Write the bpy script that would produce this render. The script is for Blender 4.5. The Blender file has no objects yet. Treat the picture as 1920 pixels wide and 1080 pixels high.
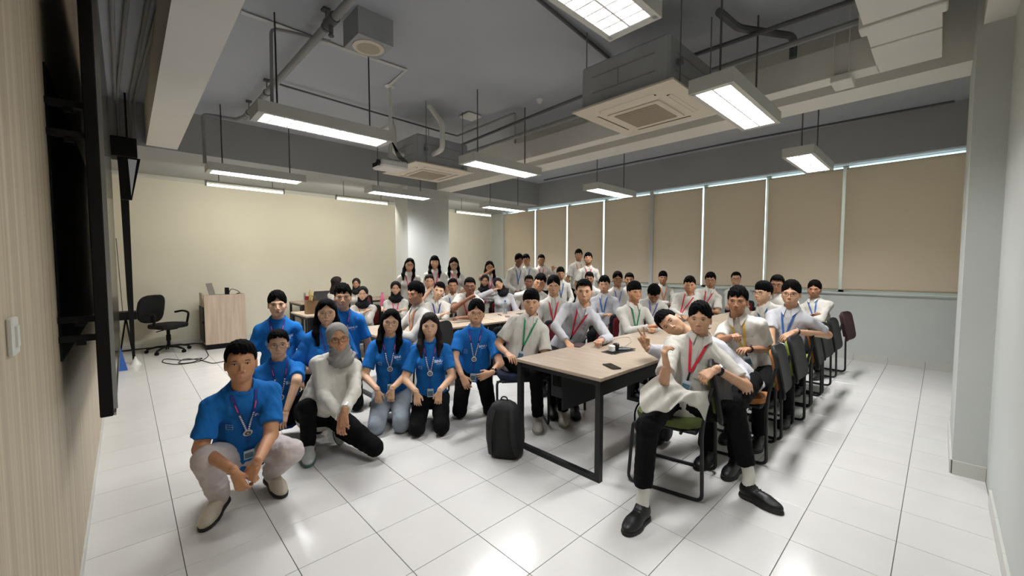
import bpy, bmesh, math, random
import numpy as np
from mathutils import Vector, Matrix
random.seed(7); np.random.seed(7)
C = bpy.context.scene.collection
SC = bpy.context.scene
# ------------------------------------------------------------------ camera
FPX = 763.7; CAMH = 1.4836
_yaw = math.radians(43.52); _p = 0.0545
_h = np.array([-0.72527, 0.68847, 0.0]); _h /= np.linalg.norm(_h)
CF = _h*math.cos(_p)+np.array([0, 0, -math.sin(_p)]); CR = np.cross(_h, [0, 0, 1.0]); CU = np.cross(CR, CF)
CC = np.array([0, 0, CAMH])
cam = bpy.data.cameras.new('camera'); camo = bpy.data.objects.new('camera', cam); C.objects.link(camo)
cam.sensor_width = 36; cam.lens = FPX/1920*36; cam.clip_start = 0.02
M = Matrix(((CR[0], CU[0], -CF[0], 0), (CR[1], CU[1], -CF[1], 0), (CR[2], CU[2], -CF[2], CAMH), (0, 0, 0, 1)))
camo.matrix_world = M; SC.camera = camo
# ------------------------------------------------------------------ view + world
SC.view_settings.view_transform = 'Standard'; SC.view_settings.look = 'None'
SC.view_settings.gamma = 1; SC.view_settings.use_curve_mapping = False
SC.view_settings.exposure = 0.12
W = bpy.data.worlds.new('sky'); SC.world = W; W.use_nodes = True
W.node_tree.nodes['Background'].inputs[0].default_value = (0.78, 0.93, 1.0, 1)
W.node_tree.nodes['Background'].inputs[1].default_value = 3.2
SC.cycles.max_bounces = 8; SC.cycles.diffuse_bounces = 5; SC.cycles.glossy_bounces = 3
SC.cycles.use_denoising = True; SC.cycles.sample_clamp_indirect = 6
LAMPW = 53.0      # watts of each ceiling fixture
TUBEW = 16.0      # watts of each bare wall-washer tube
def area_light(name, loc, sx, sy, watts, parent=None, color=(.985, 0.99, 1), rot=(0, 0, 0)):
    l = bpy.data.lights.new(name, 'AREA'); l.shape = 'RECTANGLE'; l.size = sx; l.size_y = sy
    l.energy = watts; l.color = color
    o = bpy.data.objects.new(name, l); C.objects.link(o); o.location = loc; o.rotation_euler = rot
    if parent: o.parent = parent
    return o
# ------------------------------------------------------------------ pixel helpers (used while laying out real positions)
def ray(u, v): return CF+CR*(u-960)/FPX-CU*(v-540)/FPX
def hit(u, v, ax, val):
    d = ray(u, v); t = (val-CC[ax])/d[ax]; return CC+t*d
def atd(u, v, d): return CC+ray(u, v)*d          # point at camera depth d
# ------------------------------------------------------------------ materials
def lin(h):
    h = h.lstrip('#'); c = [int(h[i:i+2], 16)/255 for i in (0, 2, 4)]
    return tuple(x/12.92 if x < .04045 else ((x+.055)/1.055)**2.4 for x in c)
MATS = {}
def mat(name, col, rough=.6, metal=0, nscale=0, namp=0, bump=0, bscale=60, emit=0, spec=.5, trans=0, ior=1.45, sss=0, stretch=None, sheen=0, alpha=1, bdist=.01, bdetail=4, bdistort=0):
    if name in MATS: return MATS[name]
    m = bpy.data.materials.new(name); m.use_nodes = True; nt = m.node_tree; b = nt.nodes['Principled BSDF']
    if isinstance(col, str): col = lin(col)
    b.inputs['Base Color'].default_value = (*col, 1); b.inputs['Roughness'].default_value = rough
    b.inputs['Metallic'].default_value = metal; b.inputs['Specular IOR Level'].default_value = spec
    b.inputs['Transmission Weight'].default_value = trans; b.inputs['IOR'].default_value = ior
    b.inputs['Alpha'].default_value = alpha
    if sheen: b.inputs['Sheen Weight'].default_value = sheen
    if emit: b.inputs['Emission Color'].default_value = (*col, 1); b.inputs['Emission Strength'].default_value = emit
    if nscale or bump:
        tc = nt.nodes.new('ShaderNodeTexCoord'); mp = nt.nodes.new('ShaderNodeMapping')
        nt.links.new(tc.outputs['Object'], mp.inputs[0])
        if stretch: mp.inputs['Scale'].default_value = stretch
    if nscale:
        n = nt.nodes.new('ShaderNodeTexNoise'); n.inputs['Scale'].default_value = nscale; n.inputs['Detail'].default_value = 5
        nt.links.new(mp.outputs[0], n.inputs['Vector'])
        r = nt.nodes.new('ShaderNodeValToRGB'); r.color_ramp.elements[0].position = .3; r.color_ramp.elements[1].position = .7
        r.color_ramp.elements[0].color = tuple(max(0, c*(1-namp)) for c in col)+(1,)
        r.color_ramp.elements[1].color = tuple(min(1, c*(1+namp)) for c in col)+(1,)
        nt.links.new(n.outputs['Fac'], r.inputs[0]); nt.links.new(r.outputs[0], b.inputs['Base Color'])
    if bump:
        n2 = nt.nodes.new('ShaderNodeTexNoise'); n2.inputs['Scale'].default_value = bscale; n2.inputs['Detail'].default_value = bdetail; n2.inputs['Distortion'].default_value = bdistort
        nt.links.new(mp.outputs[0], n2.inputs['Vector'])
        bp = nt.nodes.new('ShaderNodeBump'); bp.inputs['Strength'].default_value = bump; bp.inputs['Distance'].default_value = bdist
        nt.links.new(n2.outputs['Fac'], bp.inputs['Height']); nt.links.new(bp.outputs[0], b.inputs['Normal'])
    MATS[name] = m; return m
m_wall = mat('wall_paint_cream', '#d6d2c2', .8, nscale=1.2, namp=.03, bump=.05, bscale=150)
m_wallg = mat('wall_paint_grey', '#c3c6c2', .75, nscale=1.5, namp=.03, bump=.05, bscale=120)
m_ceil = mat('ceiling_paint_grey', '#a9aeb5', .85, nscale=1.0, namp=.05, bump=.08, bscale=90)
m_beam = mat('beam_paint', '#dcdad3', .8, nscale=1.0, namp=.04, bump=.06, bscale=90)
m_beamg = mat('beam_paint_grey', '#a2a4a5', .8, nscale=1.0, namp=.04, bump=.06, bscale=90)
m_tile = mat('white_floor_tile', '#d0cecb', .16, nscale=3, namp=.025, spec=.5, bump=.012, bscale=12)
m_grout = mat('tile_grout', '#55534f', .9, nscale=20, namp=.15)
m_base = mat('skirting_tile', '#c9c9c2', .35, nscale=3, namp=.04)
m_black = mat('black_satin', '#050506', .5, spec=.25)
m_blackm = mat('black_powder_coat', '#101113', .5, bump=.05, bscale=300)
m_gloss = mat('black_screen_gloss', '#06070a', .12)
m_chrome = mat('chrome', '#b8b8bc', .15, 1)
m_white = mat('white_enamel', '#d8d7d1', .45)
m_lamp = mat('lamp_housing', '#c4c4be', .5, nscale=3, namp=.03)
m_louv = mat('white_louvre', '#f2f2ee', .4)
m_pipe = mat('grey_pipe_paint', '#8d8e8e', .6, nscale=6, namp=.06)
m_pipd = mat('dark_grey_conduit', '#5a5b5c', .6)
m_rod = mat('grey_suspension_rod', '#77787a', .6)
def wood(name, c1, c2, vertical=True, sc=1.0, rough=.55, detail=(60, 60, 1.2)):
    m = bpy.data.materials.new(name); m.use_nodes = True; nt = m.node_tree; b = nt.nodes['Principled BSDF']
    tc = nt.nodes.new('ShaderNodeTexCoord'); mp = nt.nodes.new('ShaderNodeMapping'); mp.inputs['Scale'].default_value = detail
    nt.links.new(tc.outputs['Object'], mp.inputs[0])
    n = nt.nodes.new('ShaderNodeTexNoise'); n.inputs['Scale'].default_value = sc; n.inputs['Detail'].default_value = 6; n.inputs['Roughness'].default_value = .6
    nt.links.new(mp.outputs[0], n.inputs['Vector'])
    r = nt.nodes.new('ShaderNodeValToRGB'); r.color_ramp.elements[0].position = .32; r.color_ramp.elements[1].position = .7
    r.color_ramp.elements[0].color = (*lin(c1), 1); r.color_ramp.elements[1].color = (*lin(c2), 1)
    nt.links.new(n.outputs['Fac'], r.inputs[0]); nt.links.new(r.outputs[0], b.inputs['Base Color'])
    b.inputs['Roughness'].default_value = rough; MATS[name] = m; return m
m_wallwood = wood('wood_laminate_wall', '#a39680', '#d2c4aa', sc=.5, detail=(70, 70, .7))
m_table = wood('oak_laminate_top', '#998876', '#b09f8c', sc=.9, rough=.4, detail=(3, 30, 3))
m_podium = wood('podium_laminate', '#a3917f', '#bba997', sc=.8, rough=.5, detail=(30, 30, 2))
# ------------------------------------------------------------------ mesh helpers
class MB:
    def __init__(s): s.v = []; s.f = []; s.mi = []
    def add(s, vs, fs, mi=0):
        o = len(s.v); s.v += [tuple(map(float, v)) for v in vs]; s.f += [tuple(i+o for i in f) for f in fs]; s.mi += [mi]*len(fs)
    def box(s, x0, y0, z0, x1, y1, z1, mi=0, b=0):
        if b <= 0:
            v = [(x, y, z) for x in (x0, x1) for y in (y0, y1) for z in (z0, z1)]
            s.add(v, [(0, 1, 3, 2), (4, 6, 7, 5), (0, 4, 5, 1), (2, 3, 7, 6), (0, 2, 6, 4), (1, 5, 7, 3)], mi); return
        cx, cy, cz = (x0+x1)/2, (y0+y1)/2, (z0+z1)/2; hx, hy, hz = abs(x1-x0)/2, abs(y1-y0)/2, abs(z1-z0)/2
        b = min(b, hx*.9, hy*.9, hz*.9); vs = []; idx = {}
        for sx in (-1, 1):
            for sy in (-1, 1):
                for sz in (-1, 1):
                    for k in range(3):
                        p = [hx-b, hy-b, hz-b]; p[k] += b
                        idx[(sx, sy, sz, k)] = len(vs); vs.append((cx+sx*p[0], cy+sy*p[1], cz+sz*p[2]))
        fs = []; I = lambda *a: idx[a]
        for q in (-1, 1):
            fs.append([I(q, -1, -1, 0), I(q, 1, -1, 0), I(q, 1, 1, 0), I(q, -1, 1, 0)][::q])
            fs.append([I(-1, q, -1, 1), I(-1, q, 1, 1), I(1, q, 1, 1), I(1, q, -1, 1)][::q])
            fs.append([I(-1, -1, q, 2), I(1, -1, q, 2), I(1, 1, q, 2), I(-1, 1, q, 2)][::q])
        for a in (-1, 1):
            for c in (-1, 1):
                fs.append([I(a, c, -1, 0), I(a, c, -1, 1), I(a, c, 1, 1), I(a, c, 1, 0)][::-a*c])
                fs.append([I(a, -1, c, 0), I(a, 1, c, 0), I(a, 1, c, 2), I(a, -1, c, 2)][::-a*c])
                fs.append([I(-1, a, c, 1), I(-1, a, c, 2), I(1, a, c, 2), I(1, a, c, 1)][::-a*c])
                for d in (-1, 1):
                    fs.append([I(a, c, d, 0), I(a, c, d, 1), I(a, c, d, 2)][::a*c*d])
        s.add(vs, fs, mi)
    def tube(s, pts, r, n=8, mi=0, closed=False, cap=True, flat=None):
        P = [np.array(p, float) for p in pts]; m = len(P); rr = r if hasattr(r, '__len__') else [r]*m
        rings = []; up = None
        for i in range(m):
            a = P[(i-1) % m] if (closed or i > 0) else P[i]; c = P[(i+1) % m] if (closed or i < m-1) else P[i]
            t = c-a; t /= (np.linalg.norm(t)+1e-12)
            if up is None:
                up = np.array([0, 0, 1.]) if abs(t[2]) < .9 else np.array([1., 0, 0])
            x = np.cross(t, up); x /= (np.linalg.norm(x)+1e-12); up = np.cross(x, t)
            rings.append([P[i]+rr[i]*(math.cos(k*2*math.pi/n)*x+math.sin(k*2*math.pi/n)*up*(flat or 1)) for k in range(n)])
        vs = [v for R in rings for v in R]; fs = []
        for i in range(m if closed else m-1):
            j = (i+1) % m
            for k in range(n): fs.append((i*n+k, i*n+(k+1) % n, j*n+(k+1) % n, j*n+k))
        if cap and not closed: fs += [tuple(range(n))[::-1], tuple((m-1)*n+k for k in range(n))]
        s.add(vs, fs, mi)
    def lathe(s, prof, n=16, c=(0, 0, 0), mi=0):
        vs = []; fs = []
        for r, z in prof:
            for k in range(n): a = k*2*math.pi/n; vs.append((c[0]+r*math.cos(a), c[1]+r*math.sin(a), c[2]+z))
        for i in range(len(prof)-1):
            for k in range(n): fs.append((i*n+k, i*n+(k+1) % n, (i+1)*n+(k+1) % n, (i+1)*n+k))
        fs += [tuple(range(n))[::-1], tuple((len(prof)-1)*n+k for k in range(n))]
        s.add(vs, fs, mi)
    def prism(s, poly, ax, a, b, mi=0):
        """extrude a 2-D polygon along axis ax from a to b"""
        def P(p, h):
            q = list(p); q.insert(ax, h); return q
        n = len(poly); vs = [P(p, a) for p in poly]+[P(p, b) for p in poly]
        s.add(vs, [tuple(range(n))[::-1], tuple(range(n, 2*n))]+[(i, (i+1) % n, n+(i+1) % n, n+i) for i in range(n)], mi)
    def mesh(s, name, mats, smooth=False):
        me = bpy.data.meshes.new(name); me.from_pydata(s.v, [], s.f)
        for m in (mats if isinstance(mats, (list, tuple)) else [mats]): me.materials.append(m)
        if any(s.mi): me.polygons.foreach_set('material_index', s.mi)
        bm = bmesh.new(); bm.from_mesh(me); bmesh.ops.recalc_face_normals(bm, faces=bm.faces); bm.to_mesh(me); bm.free()
        if smooth: sm(me, smooth)
        return me
    def obj(s, name, mats, parent=None, smooth=False, loc=None, rot=None):
        return link(name, s.mesh(name, mats, smooth), parent, loc, rot)
def sm(me, ang=True):
    me.polygons.foreach_set('use_smooth', [True]*len(me.polygons))
    if ang is not True:
        me.set_sharp_from_angle(angle=math.radians(ang))
def link(name, me, parent=None, loc=None, rot=None):
    o = bpy.data.objects.new(name, me); C.objects.link(o)
    if parent: o.parent = parent
    if loc is not None: o.location = loc
    if rot is not None: o.rotation_euler = rot
    return o
def tag(o, label=None, cat=None, group=None, kind=None):
    if label: o['label'] = label
    if cat: o['category'] = cat
    if group: o['group'] = group
    if kind: o['kind'] = kind
    return o
def empty(name, loc=(0, 0, 0), rz=0, label=None, cat=None, group=None):
    o = bpy.data.objects.new(name, None); C.objects.link(o); o.empty_display_size = .1
    o.location = loc; o.rotation_euler = (0, 0, rz); return tag(o, label, cat, group)
def copy_tree(o, parent=None):
    c = o.copy(); C.objects.link(c); c.parent = parent
    for ch in list(o.children): copy_tree(ch, c)
    return c
def struct(name, mb, m, parent=None):
    o = mb.obj(name, m, parent)
    if not parent: o['kind'] = 'structure'
    return o
def rnd(pts, r=.03, n=4):
    """round the corners of a polyline"""
    P = [np.array(p, float) for p in pts]; out = [P[0]]
    for i in range(1, len(P)-1):
        a = P[i-1]-P[i]; b = P[i+1]-P[i]; la, lb = np.linalg.norm(a), np.linalg.norm(b); q = min(r, la*.45, lb*.45)
        A = P[i]+a/la*q; B = P[i]+b/lb*q
        for k in range(n+1): t = k/n; out.append((1-t)**2*A+2*t*(1-t)*P[i]+t*t*B)
    out.append(P[-1]); return out
# ================================================================== ROOM
T = .4; X0, X1, Y0, Y1, ZC = -9.7, .268, -.207, 8.345, 3.67
gx = lambda j: -(j+7.274)*T
gy = lambda i: (i+.4025)*T
f = MB(); f.box(X0-.2, Y0-.2, -.12, X1+.2, Y1+.2, -.004); floor = struct('floor', f, m_grout)
cells = []
for i in range(-3, 22):
    for j in range(-9, 19):
        x1 = gx(j); x0 = gx(j+1); y0 = gy(i); y1 = gy(i+1)
        ax, bx, ay, by = max(x0, X0), min(x1, X1), max(y0, Y0), min(y1, Y1)
        if bx-ax < .03 or by-ay < .03: continue
        cells.append(((ax+bx)/2, (ay+by)/2, ax, ay, bx, by))
def vis(c):
    p = np.array([c[0], c[1], 0])-CC; return p@CF
cells.sort(key=lambda c: (vis(c) < .9, vis(c)))
shared = {}
def tile_mesh(w, h):
    k = (round(w, 3), round(h, 3))
    if k not in shared:
        t = MB(); t.box(-w/2+.0016, -h/2+.0016, -.012, w/2-.0016, h/2-.0016, 0, b=.0012); shared[k] = t.mesh('tile', m_tile)
    return shared[k]
rest = MB()
for n, c in enumerate(cells):
    if n < 300: link('tile', tile_mesh(c[4]-c[2], c[5]-c[3]), floor, (c[0], c[1], 0))
    else: rest.box(c[2]+.0016, c[3]+.0016, -.012, c[4]-.0016, c[5]-.0016, 0)
rest.obj('far_tile_field', m_tile, floor)['kind'] = 'stuff'
f = MB(); f.box(X0-.2, Y0-.2, ZC, X1+.2, Y1+.2, ZC+.15); struct('ceiling', f, m_ceil)
f = MB(); f.box(X0-.2, Y0-.15, 0, X1+.2, Y0, ZC); wl = struct('wall_left', f, m_wallwood)
f = MB(); f.box(X1, Y0-.15, 0, X1+.15, Y1+.2, ZC); wr = struct('wall_right', f, m_wallg)
f = MB(); f.box(X0-.15, Y0, 0, X0, Y1+.2, ZC); wb = struct('wall_back', f, m_wall)
f = MB(); f.box(X0, Y1, 0, X1, Y1+.2, 1.06); f.box(X0, Y1, 1.06, -9.07, Y1+.2, ZC); ww = struct('wall_window', f, m_wallg)
f = MB(); f.box(X0, 8.1, 3.07, X1, Y1+.2, ZC); struct('trim_1', f, m_beamg)           # beam over the windows
f = MB(); f.box(X0, Y0, 3.1, -7.5, 8.1, ZC); struct('trim_2', f, m_beamg)             # beam along the back
f = MB(); f.box(-7.5, .27, 3.12, X1, .60, ZC); struct('trim_3', f, m_beam)            # beam near the screen wall
f = MB(); f.box(-7.5, 4.9, 3.1, X1, 5.28, ZC); struct('trim_4', f, m_beam)            # middle beam
f = MB(); f.box(-8.02, 4.2, 0, -7.5, 5.2, 3.1); col1 = struct('trim_5', f, m_wallg)   # back column
f = MB(); f.box(.106, 4.24, 0, X1, 5.3, ZC); col2 = struct('trim_6', f, m_wallg)      # right pilaster
f = MB(); f.box(.13, Y0, 3.1, X1, 4.24, ZC); struct('trim_7', f, m_beam)
f = MB(); f.box(X0, Y0, 3.03, X0+.03, Y1, 3.07); struct('trim_8', f, m_wallg)         # picture rail on the back wall
f = MB(); f.box(-9.12, 8.22, 0, -9.05, Y1, 3.07); struct('trim_9', f, m_wallg)
def skirting(name, x0, y0, x1, y1, nx, ny, hh=.1, th=.012):
    """row of skirting tiles along a wall foot; (nx,ny) points into the room"""
    L = math.hypot(x1-x0, y1-y0); n = max(1, round(L/T)); b = MB()
    ux, uy = (x1-x0)/L, (y1-y0)/L
    b.box(*(min(x0, x1, x0+nx*.004), min(y0, y1, y0+ny*.004), 0), *(max(x0, x1, x0+nx*.004), max(y0, y1, y0+ny*.004), hh-.003))
    root = b.obj(name, m_grout); root['kind'] = 'structure'
    t = MB(); w = L/n
    if abs(ux) > .5: t.box(-w/2+.0015, min(0, ny*th), 0, w/2-.0015, max(0, ny*th), hh, b=.001)
    else: t.box(min(0, nx*th), -w/2+.0015, 0, max(0, nx*th), w/2-.0015, hh, b=.001)
    me = t.mesh('skirting_tile', m_base)
    for k in range(n):
        q = (k+.5)*w; link('skirting_tile', me, root, (x0+ux*q, y0+uy*q, 0))
skirting('baseboard_window', X0, Y1, gx(-8), Y1, 0, -1)
skirting('baseboard_right', X1, gy(-1), X1, gy(9)+.07, -1, 0)
skirting('baseboard_pilaster', .106, 4.24, .106, 5.3, -1, 0)
skirting('baseboard_pilaster_front', .106, 4.24, X1, 4.24, 0, -1)
skirting('baseboard_back', X0, gy(-1), X0, Y1, 1, 0)
skirting('baseboard_left', X0, Y0, gx(-8), Y0, 0, 1, hh=.05, th=.008)
# windows behind roller blinds -------------------------------------------------
m_frame = mat('window_frame_aluminium', '#c9cbc8', .4, .3)
m_glass = mat('window_glass', '#e6f2f2', .02, trans=1, ior=1.01, spec=.2)
m_blind = mat('roller_blind_fabric', '#d2c3b0', .9, nscale=.8, namp=.03, bump=.04, bscale=400)
def _trans(m, w, col):
    nt = m.node_tree; b = nt.nodes['Principled BSDF']; o = nt.nodes['Material Output']; t = nt.nodes.new('ShaderNodeBsdfTranslucent'); t.inputs[0].default_value = (*lin(col), 1)
    x = nt.nodes.new('ShaderNodeMixShader'); x.inputs[0].default_value = w; nt.links.new(b.outputs[0], x.inputs[1]); nt.links.new(t.outputs[0], x.inputs[2]); nt.links.new(x.outputs[0], o.inputs[0])
_trans(m_blind, .28, '#decdb8')
m_rail = mat('blind_bottom_rail', '#a3967f', .6)
bx = [-9.07, -7.80, -6.68, -5.57, -4.36, -3.27, -2.18, -1.11, X1]
for k in range(8):
    a, b = bx[k], bx[k+1]
    if k == 3: b -= .02
    w = MB()
    for s_ in ((a, 1.06, a+.035, 3.07), (b-.035, 1.06, b, 3.07), (a, 1.06, b, 1.10), (a, 3.062, b, 3.07)):
        w.box(s_[0], Y1+.05, s_[1], s_[2], Y1+.11, s_[3])
    wo = w.obj('window_%d' % (k+1), m_frame); wo['kind'] = 'structure'
    g = MB(); g.box(a+.035, Y1+.075, 1.10, b-.035, Y1+.081, 3.062); g.obj('window_pane', m_glass, wo)
    r = empty('roller_blind', ((a+b)/2, Y1-.06, 1.1), label='beige roller blind, %s window bay counted from the far corner' % ['first', 'second', 'third', 'fourth', 'fifth', 'sixth', 'seventh', 'eighth and widest'][k], cat='blind', group='roller blinds over the windows')
    hw = (b-a)/2-.021
    if k == 7: hw -= .0
    q = MB(); nx_ = 12
    vs = []; fs = []
    for i in range(nx_+1):
        x = -hw+2*hw*i/nx_; c = .004*math.cos(i*2.1)+.006*(abs(x)/hw)**2
        for z in (0.02, 1.915): vs += [(x, c, z), (x, c+.0015, z)]
    for i in range(nx_):
        o = i*4; fs += [(o, o+4, o+6, o+2), (o+1, o+3, o+7, o+5), (o, o+1, o+5, o+4), (o+2, o+6, o+7, o+3)]
    fs += [(0, 2, 3, 1), (nx_*4, nx_*4+1, nx_*4+3, nx_*4+2)]
    q.add(vs, fs); q.obj('fabric', m_blind, r, smooth=30)
    q = MB(); q.box(-hw, -.012, 0, hw, .012, .022, b=.004); q.obj('bottom_rail', m_rail, r)
    q = MB(); q.tube([(-hw, .016, 1.905), (hw, .016, 1.905)], .013, 10); q.obj('roller', m_rail, r, smooth=40)
f = MB(); f.box(-4.38, Y1-.09, 1.06, -4.30, Y1+.11, 3.07); struct('trim_10', f, m_frame)
f = MB(); f.box(-9.07, Y1-.035, 1.035, X1, Y1, 1.06); struct('trim_11', f, m_wallg)     # sill ledge
# ================================================================== CEILING THINGS
def lamp_proto(L=1.2, Wd=.31, H=.095):
    r = empty('ceiling_lamp'); t = .012
    h = MB()
    h.box(-Wd/2, -L/2, .0, -Wd/2+t, L/2, H); h.box(Wd/2-t, -L/2, 0, Wd/2, L/2, H)
    h.box(-Wd/2+t, -L/2, 0, Wd/2-t, -L/2+t, H); h.box(-Wd/2+t, L/2-t, 0, Wd/2-t, L/2, H)
    h.box(-Wd/2, -L/2, H, Wd/2, L/2, H+.006)
    h.obj('housing', m_lamp, r)
    h = MB()
    for sx in (-1, 1): h.box(sx*Wd/2-sx*.035, -L/2+t, 0.0, sx*Wd/2-sx*t, L/2-t, .012)
    for sy in (-1, 1): h.box(-Wd/2+t, sy*L/2-sy*.05, 0.0, Wd/2-t, sy*L/2-sy*t, .012)
    h.obj('rim', m_lamp, r)
    h = MB(); n = 14; y0 = -L/2+.05; st = (L-.1)/n
    for k in range(n+1):
        y = y0+k*st; h.prism([(y-.0045, .002), (y+.0045, .002), (y+.006, .038), (y-.006, .038)], 0, -Wd/2+.035, Wd/2-.035)
    h.prism([(-.006, .001), (.006, .001), (.009, .04), (-.009, .04)], 1, -L/2+.05, L/2-.05)
    h.obj('louvre', m_louv, r)
    h = MB()
    for sx in (-1, 1): h.tube([(sx*.065, -L/2+.05, .062), (sx*.065, L/2-.05, .062)], .013, 8)
    h.obj('fluorescent_tube', mat('tube_glow', '#fffdf4', .5, emit=2.2), r, smooth=True)
    return r
LZ = 2.75
lx = [-1.19, -4.06, -6.83]; ly = [(1.44), (3.68), (6.25)]
ll = {(0, 0): 'louvred ceiling lamp nearest the camera, cut off by the top edge of the frame',
      (0, 1): 'louvred ceiling lamp hanging right beside the big square air conditioner',
      (0, 2): 'louvred ceiling lamp hanging near the rightmost window blinds',
      (1, 0): 'long lit ceiling lamp hanging above the speaker side, left of the projector',
      (1, 1): 'lit ceiling lamp hanging right of the projector, in front of the duct',
      (1, 2): 'lit ceiling lamp hanging in front of the middle window blinds',
      (2, 0): 'lit ceiling lamp hanging at the far left above the podium',
      (2, 1): 'lit ceiling lamp hanging in front of the back column, below the projector',
      (2, 2): 'lit ceiling lamp hanging at the far corner left of the blinds'}
proto = lamp_proto()
for i in range(3):
    for j in range(3):
        r = proto if (i, j) == (0, 0) else copy_tree(proto)
        r.location = (lx[i], ly[j], LZ); tag(r, ll[(i, j)], 'ceiling lamp', 'louvred fluorescent ceiling lamps')
        for k, sy in enumerate((-.42, .42)):
            q = MB(); q.tube([(0, sy, .095), (0, sy, ZC-LZ)], .0075, 6)
            top = ZC-LZ
            q.obj('suspension_rod', m_rod, r)
        area_light('lamp_light', (0, 0, .045), .24, 1.1, LAMPW, r)
m_tubeg = mat('bare_tube_glow', '#fffbe8', .5, emit=3.0)
for k, (x, y0, y1, s_) in enumerate([(-8.0, .97, 2.07, 'above the podium'), (-7.95, 2.95, 4.0, 'left of the back column'), (-8.0, 5.75, 6.85, 'right of the back column')]):
    r = empty('batten_light', (x, (y0+y1)/2, 2.76), label='bare tube batten light on the back wall side, '+s_, cat='light', group='batten lights by the back wall')
    L = y1-y0; q = MB(); q.box(-.02, -L/2, .035, .02, L/2, .07); q.obj('batten', m_lamp, r)
    for sy in (-1, 1): q = MB(); q.box(-.02, sy*L/2-.012, -.02, .02, sy*L/2+.012, .07); q.obj('end_cap', m_lamp, r)
    q = MB(); q.tube([(0, -L/2, 0), (0, L/2, 0)], .018, 10); q.obj('tube', m_tubeg, r, smooth=True)
    for sy in (-.38, .38):
        q = MB(); q.tube([(0, sy, .07), (0, sy, 3.1-2.76)], .006, 6); q.obj('suspension_rod', m_rod, r)
    area_light('batten_light_glow', (-.03, 0, -.02), .05, L, TUBEW, r, rot=(0, math.radians(50), 0), color=(1, .95, .82))
# cassette air conditioners
m_ac = mat('air_conditioner_plastic', '#d3cab9', .45, nscale=2, namp=.03)
m_acg = mat('air_conditioner_grille', '#b0a796', .6)
m_duct = mat('insulated_duct_grey', '#a0a3a5', .7, nscale=4, namp=.08)
def cassette(x, y, z, label, bh=.42):
    r = empty('air_conditioner', (x, y, z), label=label, cat='air conditioner', group='ceiling cassette air conditioners')
    S = .48; q = MB()
    q.add([(-S, -S, .02), (S, -S, .02), (S, S, .02), (-S, S, .02), (-S, -S, .035), (S, -S, .035), (S, S, .035), (-S, S, .035)],
          [(4, 5, 6, 7), (0, 1, 5, 4), (1, 2, 6, 5), (2, 3, 7, 6), (3, 0, 4, 7)])
    I = .28; q.add([(-S, -S, .02), (S, -S, .02), (S, S, .02), (-S, S, .02), (-I, -I, 0), (I, -I, 0), (I, I, 0), (-I, I, 0)],
                   [(0, 4, 5, 1), (1, 5, 6, 2), (2, 6, 7, 3), (3, 7, 4, 0), (4, 7, 6, 5)])
    q.obj('fascia', m_ac, r)
    q = MB(); q.box(-.25, -.25, -.012, .25, .25, 0, b=.006); g = q.obj('intake_panel', m_ac, r)
    q = MB(); q.box(-.2, -.2, -.016, .2, .2, -.01)
    for k in range(19): yy = -.2+k*.4/18; q.box(-.2, yy-.003, -.02, .2, yy+.003, -.016)
    q.obj('grille', m_acg, g)
    for k in range(4):
        c, s_ = [(1, 0), (0, 1), (-1, 0), (0, -1)][k]
        q = MB(); L = .27
        pts = [(.325, -L), (.375, -L), (.375, L), (.325, L)]
        q.add([(c*a-s_*b, s_*a+c*b, .004+(.0 if a < .35 else .006)) for a, b in pts]+[(c*a-s_*b, s_*a+c*b, .03) for a, b in pts],
              [(0, 3, 2, 1), (4, 5, 6, 7), (0, 1, 5, 4), (1, 2, 6, 5), (2, 3, 7, 6), (3, 0, 4, 7)])
        q.obj('air_slot', mat('slot_dark', '#2c2a27', .7), r)
        q = MB(); pts = [(.333, -L+.01), (.366, -L+.01), (.366, L-.01), (.333, L-.01)]
        q.add([(c*a-s_*b, s_*a+c*b, -.001+(0 if a < .35 else .007)) for a, b in pts]+[(c*a-s_*b, s_*a+c*b, .003+(0 if a < .35 else .007)) for a, b in pts],
              [(0, 3, 2, 1), (4, 5, 6, 7), (0, 1, 5, 4), (1, 2, 6, 5), (2, 3, 7, 6), (3, 0, 4, 7)])
        q.obj('vane', m_ac, r)
    q = MB(); q.box(-.42, -.42, .035, .42, .42, bh, b=.02); q.obj('casing', m_duct, r)
    q = MB()
    for zz in (.16, .30):
        q.box(-.3, -.424, zz-.004, .3, -.42, zz+.004); q.box(.42, -.3, zz-.004, .424, .3, zz+.004)
    q.box(-.04, -.424, .16, -.03, -.42, .3); q.obj('stamped_seam', m_pipe, r)
    for sx in (-.45, .45):
        for sy in (-.3, .3):
            q = MB(); q.tube([(sx, sy, .04), (sx, sy, ZC-z)], .005, 6); q.box(sx-.02, sy-.02, .2, sx+.02, sy+.02, .24)
            q.obj('hanger_rod', m_rod, r)
    return r
ac1 = cassette(-1.93, 3.53, 2.87, 'large square ceiling air conditioner beside the right hand lamp')
ac2 = cassette(-5.25, 3.28, 2.82, 'farther square ceiling air conditioner behind the projector')
q = MB(); q.box(-.006, -.03, -.001, .03, .0, .001)
q = MB()
for a, b in ((((-5.2, 3.0, 3.02), (-5.2, 2.72, 3.02), (-5.2, 2.72, 3.4), (-5.6, 2.72, 3.4)), .035), (((-4.85, 3.1, 3.0), (-4.6, 3.1, 3.02), (-4.6, 3.1, 3.35), (-4.75, 3.0, 3.6)), .035)):
    q.tube(rnd(a, .07), b, 10)
tag(q.obj('drain_pipe', m_beam, smooth=40), 'bent cream drain pipes above the farther air conditioner', 'pipe')
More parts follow.
